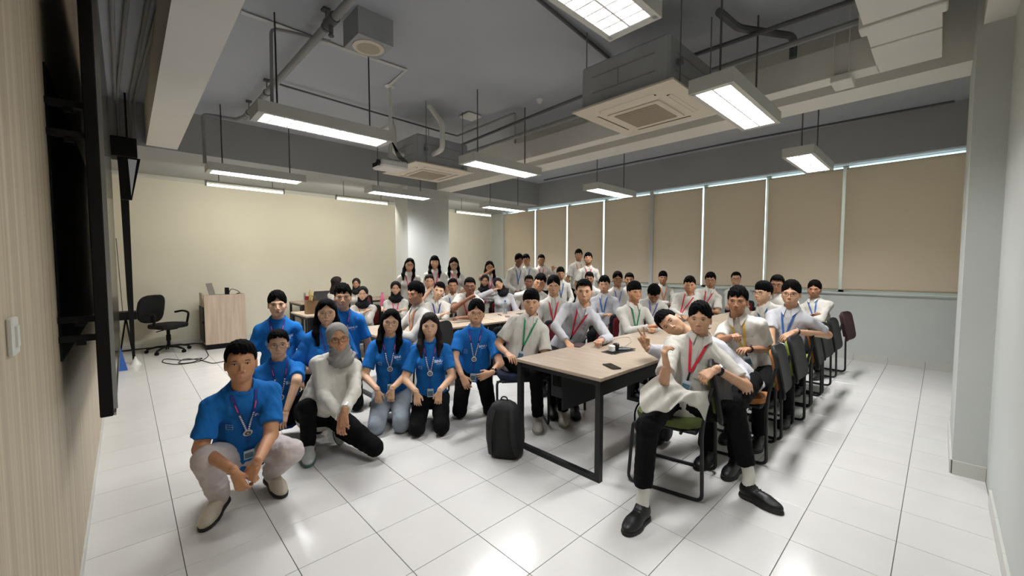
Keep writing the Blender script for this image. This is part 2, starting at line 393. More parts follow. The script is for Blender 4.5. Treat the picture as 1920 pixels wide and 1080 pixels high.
# ducts / trays
q = MB(); q.box(-5.05, 4.47, 3.1, -.42, 4.66, 3.36, b=.004); tag(q.obj('cable_tray', m_beam), 'long boxed cable tray running beside the middle ceiling beam', 'cable tray')
d = empty('air_duct', (-.245, 2.2, 3.1), label='wide pale panelled air duct at the top right corner', cat='duct')
for (y0, y1, z0, z1, w) in ((-2.2, 1.47, .0, .3, .185), (1.62, 1.9, .01, .29, .185), (1.905, 2.46, .0, .3, .185)):
    q = MB(); q.box(-w, y0, z0, w, y1, z1, b=.003); q.obj('duct_panel', m_beam, d)
q = MB(); q.box(-.21, 1.48, -.02, .21, 1.61, .32, b=.008); q.obj('collar', m_beam, d)
q = MB(); q.box(-.72, 4.43, 3.04, -.58, 4.68, 3.1, b=.006); q.tube([(-.7, 4.43, 3.1), (-.7, 4.43, ZC)], .005, 6); q.tube([(-.6, 4.43, 3.1), (-.6, 4.43, ZC)], .005, 6)
tag(q.obj('tray_bracket', m_beam), 'small white bracket clamped under the cable tray near the duct', 'bracket')
def pxpipe(name, pts, z, r, m, label, cat='pipe', group=None, rr=.06, n=8):
    P = []
    for p in pts:
        P.append(hit(p[0], p[1], 2, z) if len(p) == 2 else np.array(p))
    q = MB(); q.tube(rnd(P, rr), r, n); o = q.obj(name, m, smooth=40); tag(o, label, cat, group); return o
P_ = [(-6.7, 1.27, 3.52), (-3.4, 1.33, 3.52), (-.5, 1.4, 3.52)]
r = empty('sprinkler_pipe', (-6.7, 1.27, 3.52), label='thick grey pipe running diagonally under the ceiling near the speaker box', cat='pipe')
o = np.array([-6.7, 1.27, 3.52]); q = MB(); q.tube([np.array(p)-o for p in P_], .033, 12); q.obj('pipe_run', m_pipe, r, smooth=40)
for k in (.28, 1.15, 3.0, 4.9):
    q = MB(); q.tube([(k, .018*k, -.03), (k, .018*k, .15)], .006, 6); q.box(k-.03, .018*k-.03, .13, k+.03, .018*k+.03, .15)
    q.tube([(k-.015, .018*k, 0), (k+.015, .018*k, 0)], .04, 12); q.obj('hanger', m_pipd, r)
q = MB(); q.tube([(3.05, .05, 0), (3.2, .055, 0)], .045, 12); q.tube([(3.12, .05, 0), (3.12, .05, -.1)], .018, 10); q.lathe([(.02, -.13), (.025, -.12), (.012, -.1)], 10, (3.12, .05, 0)); q.obj('sprinkler_head', m_pipd, r, smooth=40)
pxpipe('conduit', [(-6.85, .83, 2.85), (-6.85, .83, 3.5), (-6.85, 1.2, 3.52), (-6.5, 1.27, 3.5)], 0, .022, m_pipe, 'grey bent conduit dropping to the far left lamp')
pxpipe('conduit', [(-4.06, .98, 2.85), (-4.1, 1.0, 3.55), (-4.1, 1.33, 3.6), (-4.1, 1.5, 3.62)], 0, .014, m_pipe, 'dark looped conduit dropping into the lamp under the thick pipe')
pxpipe('conduit', [(505, 150), (530, 160), (820, 245), (858, 255)], 3.62, .012, m_pipd, 'thin dark conduit crossing the ceiling above the projector')
pxpipe('conduit', [(975, -30), (1150, 116)], 3.64, .016, m_pipd, 'thin dark conduit at the top centre of the ceiling')
pxpipe('conduit', [(860, 254), (966, 212), (966, 280)], 3.58, .016, m_pipe, 'arched grey conduit dropping to the cable tray')
pxpipe('conduit', [(-6.4, 4.2, 3.5), (-3.8, 4.06, 3.5), (-2.4, 4.0, 3.5), (-.5, 4.1, 3.5), (.2, 4.1, 3.5)], 0, .02, m_pipd, 'long dark conduit running along the tray above the air conditioner')
pxpipe('conduit', [(-6.4, 4.35, 3.42), (-.5, 4.3, 3.42)], 0, .028, m_pipe, 'long grey pipe hung just above the cable tray')
pxpipe('conduit', [(-1.3, 3.5, 3.5), (-1.3, 3.95, 3.55), (-1.0, 4.45, 3.55), (-1.0, 4.45, 3.36)], 0, .03, m_pipd, 'thick dark bent conduit at the right end of the tray')
pxpipe('conduit', [(1020, 338), (1400, 262), (1790, 190)], 3.654, .014, m_pipd, 'thin dark conduit along the top of the window beam')
for k, (a, b) in enumerate((((213, 100), (216, 187)), ((228, 100), (219, 187)), ((260, 100), (243, 189)), ((275, 100), (252, 189)))):
    A = hit(*a, 2, 3.62); B = hit(*b, 2, 3.62); D = (A-B)/np.linalg.norm(A-B)
    pxpipe('conduit', [B+np.array([0, 0, -.5]), B, A, A+D*2.5], 0, .016, m_pipe, '%s pale conduit in the dark recess beside the left beam' % ['first', 'second', 'third', 'fourth'][k], group='conduits in the left recess')
w = [hit(452, 22, 2, 3.655), hit(640, 90, 2, 3.655), hit(762, 131, 2, 3.655), hit(730, 160, 2, 3.655)]
q = MB(); q.tube([w[0], w[1], w[2], w[3]], .018, 4); tag(q.obj('cable_trunking', m_white), 'white cable trunking on the ceiling leading to the projector pole', 'trunking')
r = empty('ceiling_speaker', (-3.62, 1.66, 3.44), label='grey box ceiling speaker with a round cream grille', cat='speaker')
q = MB(); q.box(-.16, -.16, 0, .16, .16, ZC-3.44); q.obj('speaker_box', m_duct, r)
q = MB(); q.lathe([(.135, 0), (.135, -.008), (.115, -.012)], 28); g = q.obj('ring', m_ac, r, smooth=40)
q = MB(); q.lathe([(.112, -.006), (.1, -.012), (.0, -.016)], 28); q.obj('grille', m_acg, r, smooth=40)
q = MB(); q.lathe([(.0, -.05), (.02, -.045), (.045, -.02), (.055, 0)], 20, (-3.74, 4.05, ZC)); tag(q.obj('smoke_detector', m_white, smooth=40), 'small round white smoke detector on the ceiling', 'smoke detector')
q = MB(); q.box(-4.93, 3.6, ZC-.035, -4.68, 3.85, ZC-.004, b=.015); tag(q.obj('access_point', m_white), 'square white wireless access point on the ceiling', 'access point')
r = empty('projector', (-4.71, 2.42, 2.66), label='white projector hanging on a long white pole from the ceiling', cat='projector')
q = MB(); q.tube([(0, 0, .1), (0, 0, ZC-2.66)], .02, 12); q.lathe([(.06, 0), (.06, -.01), (.02, -.03)], 16, (0, 0, ZC-2.66)); q.obj('pole', m_white, r, smooth=40)
q = MB(); q.box(-.15, -.18, 0, .15, .16, .09, b=.02); b_ = q.obj('projector_body', m_white, r)
q = MB(); q.tube([(.06, -.17, .05), (.06, -.205, .05)], .036, 16); q.obj('lens', m_gloss, b_, smooth=40)
q = MB(); q.box(-.12, -.184, .02, 0, -.178, .07); q.obj('vent', m_black, b_)
q = MB()
for k in range(4): q.tube(rnd([(.02, .0, .35), (.02+.03*k, .08, .16), (-.05+.04*k, .2, .14-.01*k), (-.02, .17, .04)], .05), .005, 5)
q.box(-.08, -.08, .09, .08, .08, .11); q.obj('cable_bundle', m_black, r, smooth=True)
# ================================================================== SCREEN WALL
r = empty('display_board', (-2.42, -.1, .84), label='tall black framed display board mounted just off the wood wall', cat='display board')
LB = 2.85; HB = 2.2
q = MB(); q.box(-LB, 0, 0, 0, .042, HB, b=.004); q.obj('frame', m_black, r)
q = MB(); q.box(-LB+.05, .042, .05, -.05, .045, HB-.05); q.obj('screen', m_gloss, r)
q = MB(); q.box(-.012, .042, 0.03, -.006, .056, HB); q.box(-LB, .042, .0, -.01, .05, .012); q.obj('edge_rail', m_chrome, r)
for z in (.34, .42, 1.18, 1.3):
    q = MB(); q.box(-.08, -.107, z-.012, -.04, 0, z+.012); q.box(-.07, -.06, z-.03, -.055, -.03, z); q.obj('wall_bracket', m_black, r)
for z in (.34, 1.3): q = MB(); q.box(-LB+.3, -.107, z-.012, -LB+.34, 0, z+.012); q.obj('wall_bracket', m_black, r)
q = MB(); q.box(-LB+.3, -.106, .25, -.06, -.1, 1.45); q.obj('shadow_plate', m_black, r)  # black plate added to paint in the board's shadow on the wood wall
r = empty('wall_speaker', (-7.25, .06, 3.0), label='black box high on the left behind the board with a hanging screen', cat='speaker')
# ================================================================== LEFT CORNER THINGS
A = hit(205, 252, 0, -7.2); B = hit(258, 297, 0, -7.2)
r = empty('wall_speaker', (-7.2, .05, A[2]), label='black box hung high on the left beyond the display board', cat='speaker') if False else r
r.location = (-7.2, 0, B[2])
q = MB(); q.box(-.3, A[1], 0, 0, B[1], A[2]-B[2], b=.01); q.box(-.02, .07, A[2]-B[2], 0, .09, ZC-B[2]); q.obj('box_body', m_black, r)
q = MB(); q.tube([(-.2, .0, A[2]-B[2]), (-.2, .0, ZC-B[2])], .012, 8); q.obj('drop_rod', m_pipd, r)
D = hit(226, 373, 0, -7.2)
r = empty('hanging_display', (-7.24, 0, D[2]), label='small tilted display with a white screen hanging under the black box', cat='display')
hh = B[2]-D[2]
q = MB()
q.add([(-.02, -.02, hh), (-.02, .2, hh), (-.02, .10, 0), (-.02, -.0, 0), (.02, -.02, hh), (.02, .2, hh), (.02, .10, 0), (.02, -.0, 0)], [(0, 1, 2, 3), (4, 7, 6, 5), (0, 4, 5, 1), (1, 5, 6, 2), (2, 6, 7, 3), (3, 7, 4, 0)]); q.obj('display_case', m_black, r)
q = MB(); q.add([(.022, .08, hh-.02), (.022, .165, hh-.02), (.022, .095, .05), (.026, .08, hh-.02), (.026, .165, hh-.02), (.026, .095, .05)], [(0, 1, 2), (3, 5, 4), (0, 3, 4, 1), (1, 4, 5, 2), (2, 5, 3, 0)]); q.obj('white_screen', mat('white_screen', '#cfd6e2', .4), r)
P1 = hit(222, 300, 0, -8.4); P2 = hit(236, 300, 0, -8.4); P3 = hit(252, 640, 0, -8.4)
q = MB(); zt = P1[2]
P1b, P2b = hit(226, 375, 0, -8.4), hit(242, 375, 0, -8.4); P4 = hit(250, 560, 0, -8.4); P5 = hit(238, 560, 0, -8.4)
poly = [(P1b[1]-.01, zt), (P2b[1]-.01, zt), (P2b[1], P2b[2]), (P4[1], P4[2]), (P3[1], .03), (P3[1]-.03, .03), (P5[1], P5[2]), (P1b[1], P1b[2])]
q.prism(poly, 0, -8.44, -8.4)
tag(q.obj('banner_stand', m_black), 'tall narrow black banner seen edge-on, tapering to a point left of the office chair', 'banner')
q = MB(); q.lathe([(.07, 0), (.05, .03), (.012, .1), (.01, .12)], 12, (-8.3, P3[1], 0)); tag(q.obj('weight_cone', m_white, smooth=40), 'small white cone foot on the floor at the tip of the black banner', 'cone')
r = empty('tripod_stand', (-8.6, -.02, 0), label='black tripod with a flat black box between the board and the banner', cat='tripod')
q = MB(); q.box(-.15, -.12, .66, .12, .13, .78, b=.01); q.obj('top_box', m_black, r)
for k in range(3):
    a = k*2.094+.5; q = MB(); q.tube([(0, 0, .68), (.22*math.cos(a), .12*math.sin(a)+.02, .012)], .011, 8); q.obj('leg', m_black, r)
q = MB(); q.tube([(0, -.03, .78), (0, -.06, 1.9)], .005, 6); q.obj('antenna', m_pipd, r)
Fp = hit(229, 697, 2, 0)
r = empty('floor_sign', (Fp[0]-.05, Fp[1], 0), label='blue folded floor sign standing behind the display board', cat='sign')
q = MB(); q.add([(0, -.07, 0), (0, .06, 0), (-.25, -.03, .42), (-.25, -.06, .42), (-.02, -.07, 0), (-.02, .06, 0), (-.27, -.03, .42), (-.27, -.06, .42)], [(0, 1, 2, 3), (4, 7, 6, 5), (0, 4, 5, 1), (1, 5, 6, 2), (2, 6, 7, 3), (3, 7, 4, 0)]); q.obj('panel', mat('blue_plastic', '#1d4f93', .4), r)
q = MB(); q.add([(-.45, -.07, 0), (-.45, .02, 0), (-.27, -.03, .42), (-.27, -.06, .42), (-.47, -.07, 0), (-.47, .02, 0), (-.29, -.03, .42), (-.29, -.06, .42)], [(0, 1, 2, 3), (4, 7, 6, 5), (0, 4, 5, 1), (1, 5, 6, 2), (2, 6, 7, 3), (3, 7, 4, 0)]); q.obj('panel', mat('blue_plastic', '#1d4f93', .4), r)
# outlet near the left edge on the wood wall
q = MB(); q.box(-1.56, Y0, 1.27, -1.49, Y0+.012, 1.36, b=.003); q.box(-1.54, Y0+.012, 1.29, -1.51, Y0+.016, 1.34)
tag(q.obj('wall_switch', m_white), 'white wall switch plate on the wood wall at the left edge', 'switch')
# ================================================================== OFFICE CHAIR + PODIUM
m_mesh = mat('black_mesh_fabric', '#0c0d0f', .85, bump=.3, bscale=900)
r = empty('office_chair', (-9.12, .5, 0), math.radians(-52), 'black swivel office chair with armrests by the back wall', 'chair')
for k in range(5):
    a = k*2*math.pi/5+.3; q = MB(); q.tube([(0, 0, .1), (.16*math.cos(a), .16*math.sin(a), .1), (.3*math.cos(a), .3*math.sin(a), .065)], [.03, .024, .018], 8, flat=.7)
    lg = q.obj('base_arm', m_black, r, smooth=40)
    q = MB()
    for s_ in (-1, 1):
        cx, cy = .3*math.cos(a), .3*math.sin(a); t = np.array([-math.sin(a), math.cos(a), 0])*.016*s_
        q.tube([(cx+t[0]*.4, cy+t[1]*.4, .028), (cx+t[0]*1.3, cy+t[1]*1.3, .028)], .027, 12)
    q.obj('castor', m_black, lg, smooth=40)
q = MB(); q.tube([(0, 0, .08), (0, 0, .4)], .025, 10); q.tube([(0, 0, .2), (0, 0, .3)], .034, 10); q.box(-.09, -.11, .39, .09, .11, .42, b=.01); q.tube([(.08, .0, .39), (.22, .02, .38)], .008, 6); q.obj('gas_lift', m_black, r, smooth=40)
def pad(w, d, h, n=20, pw=3.2, bow=0):
    """rounded cushion as a superellipse stack"""
    vs = []; fs = []; zs = [(-.5, .86), (-.42, .96), (0, 1), (.38, .97), (.5, .86)]
    for z, s_ in zs:
        for k in range(n):
            a = 2*math.pi*k/n; c, s2 = math.cos(a), math.sin(a)
            x = abs(c)**(2/pw)*(1 if c >= 0 else -1)*w/2*s_; y = abs(s2)**(2/pw)*(1 if s2 >= 0 else -1)*d/2*s_
            vs.append((x, y, z*h+bow*(x*x)/(w*w/4)))
    m = len(zs)
    for i in range(m-1):
        for k in range(n): fs.append((i*n+k, i*n+(k+1) % n, (i+1)*n+(k+1) % n, (i+1)*n+k))
    fs += [tuple(range(n))[::-1], tuple((m-1)*n+k for k in range(n))]
    return vs, fs
def xf(vs, R, t): return [tuple(R@Vector(v)+Vector(t)) for v in vs]
q = MB(); v, f_ = pad(.49, .47, .08); q.add(xf(v, Matrix.Identity(3), (0, .01, .46)), f_); q.obj('seat', m_mesh, r, smooth=50)
q = MB(); v, f_ = pad(.46, .5, .05, bow=.05); q.add(xf(v, Matrix.Rotation(math.radians(80), 3, 'X'), (0, -.28, .74)), f_); q.obj('backrest', m_mesh, r, smooth=50)
q = MB(); q.tube(rnd([(0, -.05, .42), (0, -.27, .42), (0, -.31, .75)], .08), .022, 8, flat=.6); q.obj('back_support', m_black, r, smooth=40)
for s_ in (-1, 1):
    q = MB(); q.tube(rnd([(s_*.2, .05, .43), (s_*.29, .06, .46), (s_*.3, .1, .66), (s_*.28, -.0, .69), (s_*.28, -.16, .66)], .06), .018, 8); q.obj('armrest', m_black, r, smooth=40)
Pa = hit(385, 658, 2, 0); px_ = -8.85; ya = hit(384, 600, 0, px_)[1]; yb = hit(461, 600, 0, px_)[1]; zt = hit(383, 554, 0, px_)[2]
r = empty('podium', (px_, ya, 0), label='wood laminate lectern cabinet with a black plinth against the back wall', cat='lectern')
w_ = yb-ya; dp = .62
q = MB(); q.box(-.02, 0, .09, 0, w_, zt); q.obj('front_panel', m_podium, r)
q = MB(); q.prism([(-.02, .09), (-dp, .09), (-dp, zt-.0), (-.16, zt), (-.02, zt-.0)], 1, w_-.02, w_); q.obj('side_panel', m_podium, r)
q = MB(); q.prism([(-.02, .09), (-dp, .09), (-dp, zt+.02), (-.35, zt+.02), (-.02, zt-.17)], 1, 0, .02); q.obj('side_panel', m_podium, r)
q = MB(); q.box(-dp, .02, zt-.05, -.04, w_-.02, zt-.03); q.obj('desk_shelf', m_podium, r)
q = MB(); q.box(-dp+.01, .015, 0, -.005, w_-.005, .09); q.obj('plinth', m_black, r)
q = MB(); q.box(-dp+.02, -.012, .12, -.06, -.001, zt-.22); dr = q.obj('door', m_black, r)
q = MB(); q.box(-.1, -.03, zt-.5, -.06, -.012, zt-.46, b=.003); q.obj('handle', m_black, dr)
r = empty('laptop', (px_-.28, ya+.27, zt-.03), math.radians(68), 'grey laptop with a raised lid seen from behind on the lectern', 'laptop')
q = MB(); q.box(-.12, -.16, 0, .12, .16, .018, b=.004); q.obj('keyboard_base', mat('laptop_grey', '#7d7a78', .4, .3), r)
q = MB(); q.add([(-.12, -.16, .018), (-.112, -.16, .018), (-.12, .16, .018), (-.112, .16, .018), (-.17, -.16, .23), (-.162, -.16, .23), (-.17, .16, .23), (-.162, .16, .23)], [(0, 1, 5, 4), (2, 6, 7, 3), (0, 4, 6, 2), (1, 3, 7, 5), (4, 5, 7, 6), (0, 2, 3, 1)]); q.obj('lid', mat('laptop_grey'  , '#7d7a78'), r)
q = MB(); q.box(px_-.2, ya+.33, zt-.03, px_-.12, ya+.39, zt+.12, b=.005); tag(q.obj('conference_phone', m_black), 'small black device standing beside the laptop on the lectern', 'device')
q = MB(); q.tube(rnd([(px_-.15, ya+.38, zt+.0), (px_-.15, ya+.42, zt+.1), (px_-.12, ya+.5, zt+.07), (px_-.1, ya+.56, zt+.02), (px_-.2, ya+.5, zt-.01)], .05), .006, 6)
tag(q.obj('cable', m_black, smooth=True), 'black cable coiled on top of the lectern', 'cable')
def px(u, v, z=0.0): return hit(u, v, 2, z)
q = MB()
pts = [px(386, 655, .006), px(392, 668, .006), px(375, 678, .006), px(335, 684, .006), px(302, 680, .006), px(308, 672, .006), px(345, 676, .006), px(385, 670, .006), px(360, 680, .006), px(332, 682, .006), px(345, 672, .006), px(372, 674, .006), px(400, 682, .006), px(425, 676, .006)]
q.tube(rnd(pts, .25, 6), .006, 6); tag(q.obj('floor_cable', m_black, smooth=True), 'loose black cable looped on the floor in front of the lectern', 'cable')
q = MB(); q.tube([(X0+.035, -.1, .02), (X0+.035, .9, .02), (-9.5, 1.0, .02)], .01, 6); tag(q.obj('wall_cable', m_black), 'black cable running along the foot of the back wall', 'cable')
q = MB(); q.box(X0, 1.9, 1.5, X0+.02, 1.98, 1.62, b=.002); tag(q.obj('wall_thermostat', m_white), 'small white control box on the back wall above the lectern', 'switch') if False else None
# ================================================================== TABLES
TZ = .73
def table_proto(L=1.76, Wd=.82):
    r = empty('meeting_table'); q = MB(); q.box(-Wd/2, .002, -.025, Wd/2, L-.002, 0, b=.003); q.obj('tabletop', m_table, r, loc=(0, 0, TZ))
    for y in (.03, L-.03):
        q = MB(); a = Wd/2-.03
        for s_ in (-1, 1): q.box(s_*a-.02, y-.02, 0, s_*a+.02, y+.02, TZ-.026)
        q.box(-a+.02, y-.02, 0, a-.02, y+.02, .035); q.box(-a+.02, y-.015, TZ-.06, a-.02, y+.015, TZ-.026); q.obj('leg_frame', m_blackm, r)
    q = MB()
    for s_ in (-1, 1): q.box(s_*(Wd/2-.07)-.015, .05, TZ-.06, s_*(Wd/2-.07)+.015, L-.05, TZ-.026)
    q.obj('apron_rail', m_blackm, r)
    q = MB(); q.box(-.008, .1, .38, .008, L-.1, TZ-.05); q.obj('modesty_panel', m_blackm, r)
    q = MB(); q.box(-.07, L*.5-.17, .0, .07, L*.5+.17, .004); q.obj('cable_hatch', m_blackm, r, loc=(0, 0, TZ))
    return r
tp = table_proto(); rows = [(-1.95, 2.28, 3, 'row along the right aisle'), (-4.5, 1.94, 2, 'row behind the kneeling people'), (-6.9, 1.94, 2, 'row with the paper bag at its end'), (-9.12, 2.5, 2, 'last row by the back wall')]
first = True
for x, y, n, s_ in rows:
    for k in range(n):
        t = tp if first else copy_tree(tp); first = False
        t.location = (x, y+k*1.765, 0)
        tag(t, 'oak topped table, %s of the %s' % (['nearest', 'second', 'third'][k], s_), 'table', 'oak topped meeting tables in rows')
# power cabinet under the first table
r = empty('power_box', (-2.06, 2.5, .42), label='dark grey steel box hanging under the near table top', cat='box')
q = MB(); q.box(-.11, 0, 0, .11, .5, .28, b=.004); q.obj('case', mat('dark_grey_steel', '#3a3b3d', .45), r)
q = MB(); q.box(-.085, -.01, .09, .02, 0, .2, b=.003); q.box(-.06, -.018, .11, -.02, -.01, .18, b=.003); q.obj('socket_plate', m_black, r)
# ================================================================== CHAIRS
CHC = {'green': '#4f5828', 'lime': '#7d8b34', 'orange': '#98622f', 'navy': '#18233c', 'red': '#6e1420', 'maroon': '#3a1a20'}
for k, c in CHC.items(): mat('upholstery_'+k, c, .8, nscale=30, namp=.12, bump=.15, bscale=500)
m_shell = mat('chair_shell_charcoal', '#0e0f10', .6)
_ch = {}
def make_chair(col):
    r = empty('stacking_chair'); mc = MATS['upholstery_'+col]
    q = MB(); v, f_ = pad(.45, .44, .055, bow=.0); q.add(xf(v, Matrix.Identity(3), (0, .01, .455)), f_); q.obj('seat', mc, r, smooth=50)
    q = MB(); q.box(-.2, -.19, .405, .2, .2, .43, b=.01); q.obj('seat_pan', m_shell, r)
    Rb = Matrix.Rotation(math.radians(79), 3, 'X')
    q = MB(); v, f_ = pad(.38, .30, .02, pw=5, bow=.035); q.add(xf(v, Rb, (0, -.236, .685)), f_); q.obj('backrest', mc, r, smooth=50)
    q = MB(); v, f_ = pad(.46, .39, .03, pw=6, bow=.05); q.add(xf(v, Rb, (0, -.258, .675)), f_); q.obj('back_shell', m_shell if col != 'maroon' else mc, r, smooth=50)
    for s_ in (-1, 1):
        q = MB(); x = s_*.24
        q.tube(rnd([(x*.97, -.275, .74), (x*.97, -.238, .56), (x, -.225, .44), (x, -.235, .012), (x, .235, .012), (x, .205, .42), (x*.8, .16, .42)], .045), .0115, 8)
        q.obj('side_frame', m_blackm, r, smooth=50)
    q = MB(); q.tube([(-.24, -.1, .415), (.24, -.1, .415)], .01, 8); q.tube([(-.24, .17, .415), (.24, .17, .415)], .01, 8); q.obj('cross_bar', m_blackm, r, smooth=50)
    return r
def chair(x, y, rz, col, label, z=0):
    if col not in _ch: t = _ch[col] = make_chair(col)
    else: t = copy_tree(_ch[col])
    t.location = (x, y, z); t.rotation_euler = (0, 0, math.radians(rz))
    return tag(t, label, 'chair', 'sled base stacking chairs')
# ================================================================== SMALL THINGS ON TABLES
def bottle(u, v, z, h, rad, m, mcap, label, name='water_bottle', lying=False):
    p = px(u, v, z); r = empty(name, p, label=label, cat='bottle')
    q = MB(); q.lathe([(rad*.9, 0), (rad, .01), (rad, h*.3), (rad*.93, h*.35), (rad, h*.4), (rad, h*.68), (rad*.45, h*.86), (rad*.42, h*.9)], 16); q.obj('bottle_body', m, r, smooth=40)
    q = MB(); q.lathe([(rad*.5, h*.9), (rad*.5, h), (rad*.44, h)], 12); q.obj('cap', mcap, r, smooth=40); return r
m_pet = mat('clear_plastic', '#dfe8ea', .08, trans=.85, ior=1.2)
m_pink = mat('pink_plastic', '#b9607f', .4); m_yel = mat('yellow_plastic', '#c9b070', .4); m_redp = mat('red_card', '#8a1f2a', .5)
bottle(717, 574, TZ, .26, .04, m_pink, m_pink, 'tall pink drinking bottle on the table left of the woman in a black headscarf')
bottle(725, 588, TZ, .22, .033, m_pet, m_white, 'clear plastic water bottle in front of the pink bottle')
bottle(947, 588, TZ, .21, .032, m_pet, mat('blue_cap', '#35558f', .4), 'clear water bottle on the table in front of the red chairs')
bottle(571, 562, TZ, .21, .033, m_pet, m_white, 'clear water bottle at the far left table edge')
bottle(583, 565, TZ, .27, .04, m_yel, m_white, 'yellow cylindrical bottle with white lid on the last row of tables')
p = px(577, 563, TZ); q = MB(); q.box(p[0]-.04, p[1]-.05, TZ, p[0]+.04, p[1]+.05, TZ+.09, b=.003); tag(q.obj('small_box', m_redp), 'small red and white box beside the far left water bottle', 'box')
p = px(598, 566, TZ); r = empty('laptop', (p[0]-.1, p[1], TZ), math.radians(12), 'open grey laptop on the last row of tables', 'laptop')
q = MB(); q.box(-.12, -.17, 0, .12, .17, .016, b=.004); q.obj('keyboard_base', mat('laptop_dark', '#4b4c50', .4), r)
q = MB(); q.add([(.11, -.17, .016), (.118, -.17, .016), (.11, .17, .016), (.118, .17, .016), (.18, -.17, .23), (.188, -.17, .23), (.18, .17, .23), (.188, .17, .23)], [(0, 1, 5, 4), (2, 6, 7, 3), (0, 4, 6, 2), (1, 3, 7, 5), (4, 5, 7, 6), (0, 2, 3, 1)]); q.obj('lid', mat('laptop_dark', '#4b4c50'), r)
p = px(586, 588, TZ); r = empty('paper_bag', p, label='brown paper bag with handles on the table left of the long haired woman', cat='bag')
q = MB(); q.add([(-.06, -.1, 0), (.06, -.1, 0), (.06, .1, 0), (-.06, .1, 0), (-.045, -.1, .2), (.045, -.1, .2), (.05, .1, .2), (-.05, .1, .2)], [(0, 3, 2, 1), (0, 1, 5, 4), (1, 2, 6, 5), (2, 3, 7, 6), (3, 0, 4, 7)]); q.obj('bag_body', mat('kraft_paper', '#7c6144', .8, nscale=8, namp=.1), r)
q = MB()
for s_ in (-.045, .045): q.tube(rnd([(s_, -.04, .2), (s_, -.03, .28), (s_, .03, .28), (s_, .04, .2)], .03), .004, 6)
q.obj('handle', mat('kraft_paper', '#7c6144'), r, smooth=True)
def slab(name, u, v, w, l, h, rz, m, label, cat, z=TZ, b=.004, lens=False):
    p = px(u, v, z); r = MB(); r.box(-w/2, -l/2, 0.0, w/2, l/2, h, b=b); o = r.obj(name, m, None, loc=(p[0], p[1], z), rot=(0, 0, math.radians(rz)))
    tag(o, label, cat)
    return o
o = slab('phone', 1147, 688, .075, .155, .009, 62, mat('phone_dark', '#1e1c1b', .25), 'dark phone lying alone near the corner of the near table', 'phone', b=.004)
q = MB(); q.box(-.034, -.073, .009, .034, .073, .0096, b=.0002); q.obj('screen', m_gloss, o)
o = slab('tablet', 1084, 648, .09, .17, .012, 20, mat('phone_case', '#4a3a3c', .4), 'dark phone under the hand of the man with the red lanyard', 'phone')
o = slab('table_mat', 1160, 659, .12, .3, .004, -10, mat('dark_mat', '#1c1d1f', .5), 'thin dark hatch pad between the earbud cases on the near table', 'pad', b=.001)
o = slab('earbud_case', 1147, 659, .045, .05, .055, 0, mat('white_plastic', '#dcdcd8', .3), 'small white earbud case standing on the near table', 'case', z=TZ+.004, b=.007)
o = slab('earbud_case', 1155, 656, .045, .05, .06, 0, mat('black_plastic', '#0d0d0e', .35), 'small black earbud case right behind the white one', 'case', z=TZ+.004, b=.007)
o = slab('power_bank', 1168, 655, .07, .12, .012, -40, mat('slate_plastic', '#2c3238', .4), 'slate grey power bank beside the black earbud case', 'power bank', z=TZ+.004)
q = MB(); q.tube(rnd([px(1168, 652, TZ+.012), px(1185, 640, TZ+.004), px(1180, 632, TZ+.004), px(1165, 632, TZ+.004), px(1140, 640, TZ+.004), px(1124, 652, TZ+.004)], .08), .003, 6)
tag(q.obj('charging_cable', mat('cable_grey', '#a99d8c', .5), smooth=True), 'thin pale charging cable curling over the near table', 'cable')
o = slab('notebook', 1252, 657, .14, .2, .02, 10, m_black, 'black case on the near table under the leaning man\'s arm', 'case')
o = slab('pen', 937, 591, .012, .14, .01, 70, m_black, 'black pen on the second row table before the water bottle', 'pen', b=.003)
o = slab('phone', 952, 594, .075, .15, .009, 50, mat('phone_red', '#5a2a2e', .4), 'reddish phone on the second row table beside the clear bottle', 'phone')
o = slab('paper_stack', 797, 606, .21, .3, .012, 20, mat('paper', '#d9d8d2', .8), 'stack of white paper in front of the man with the orange lanyard', 'paper', b=.001)
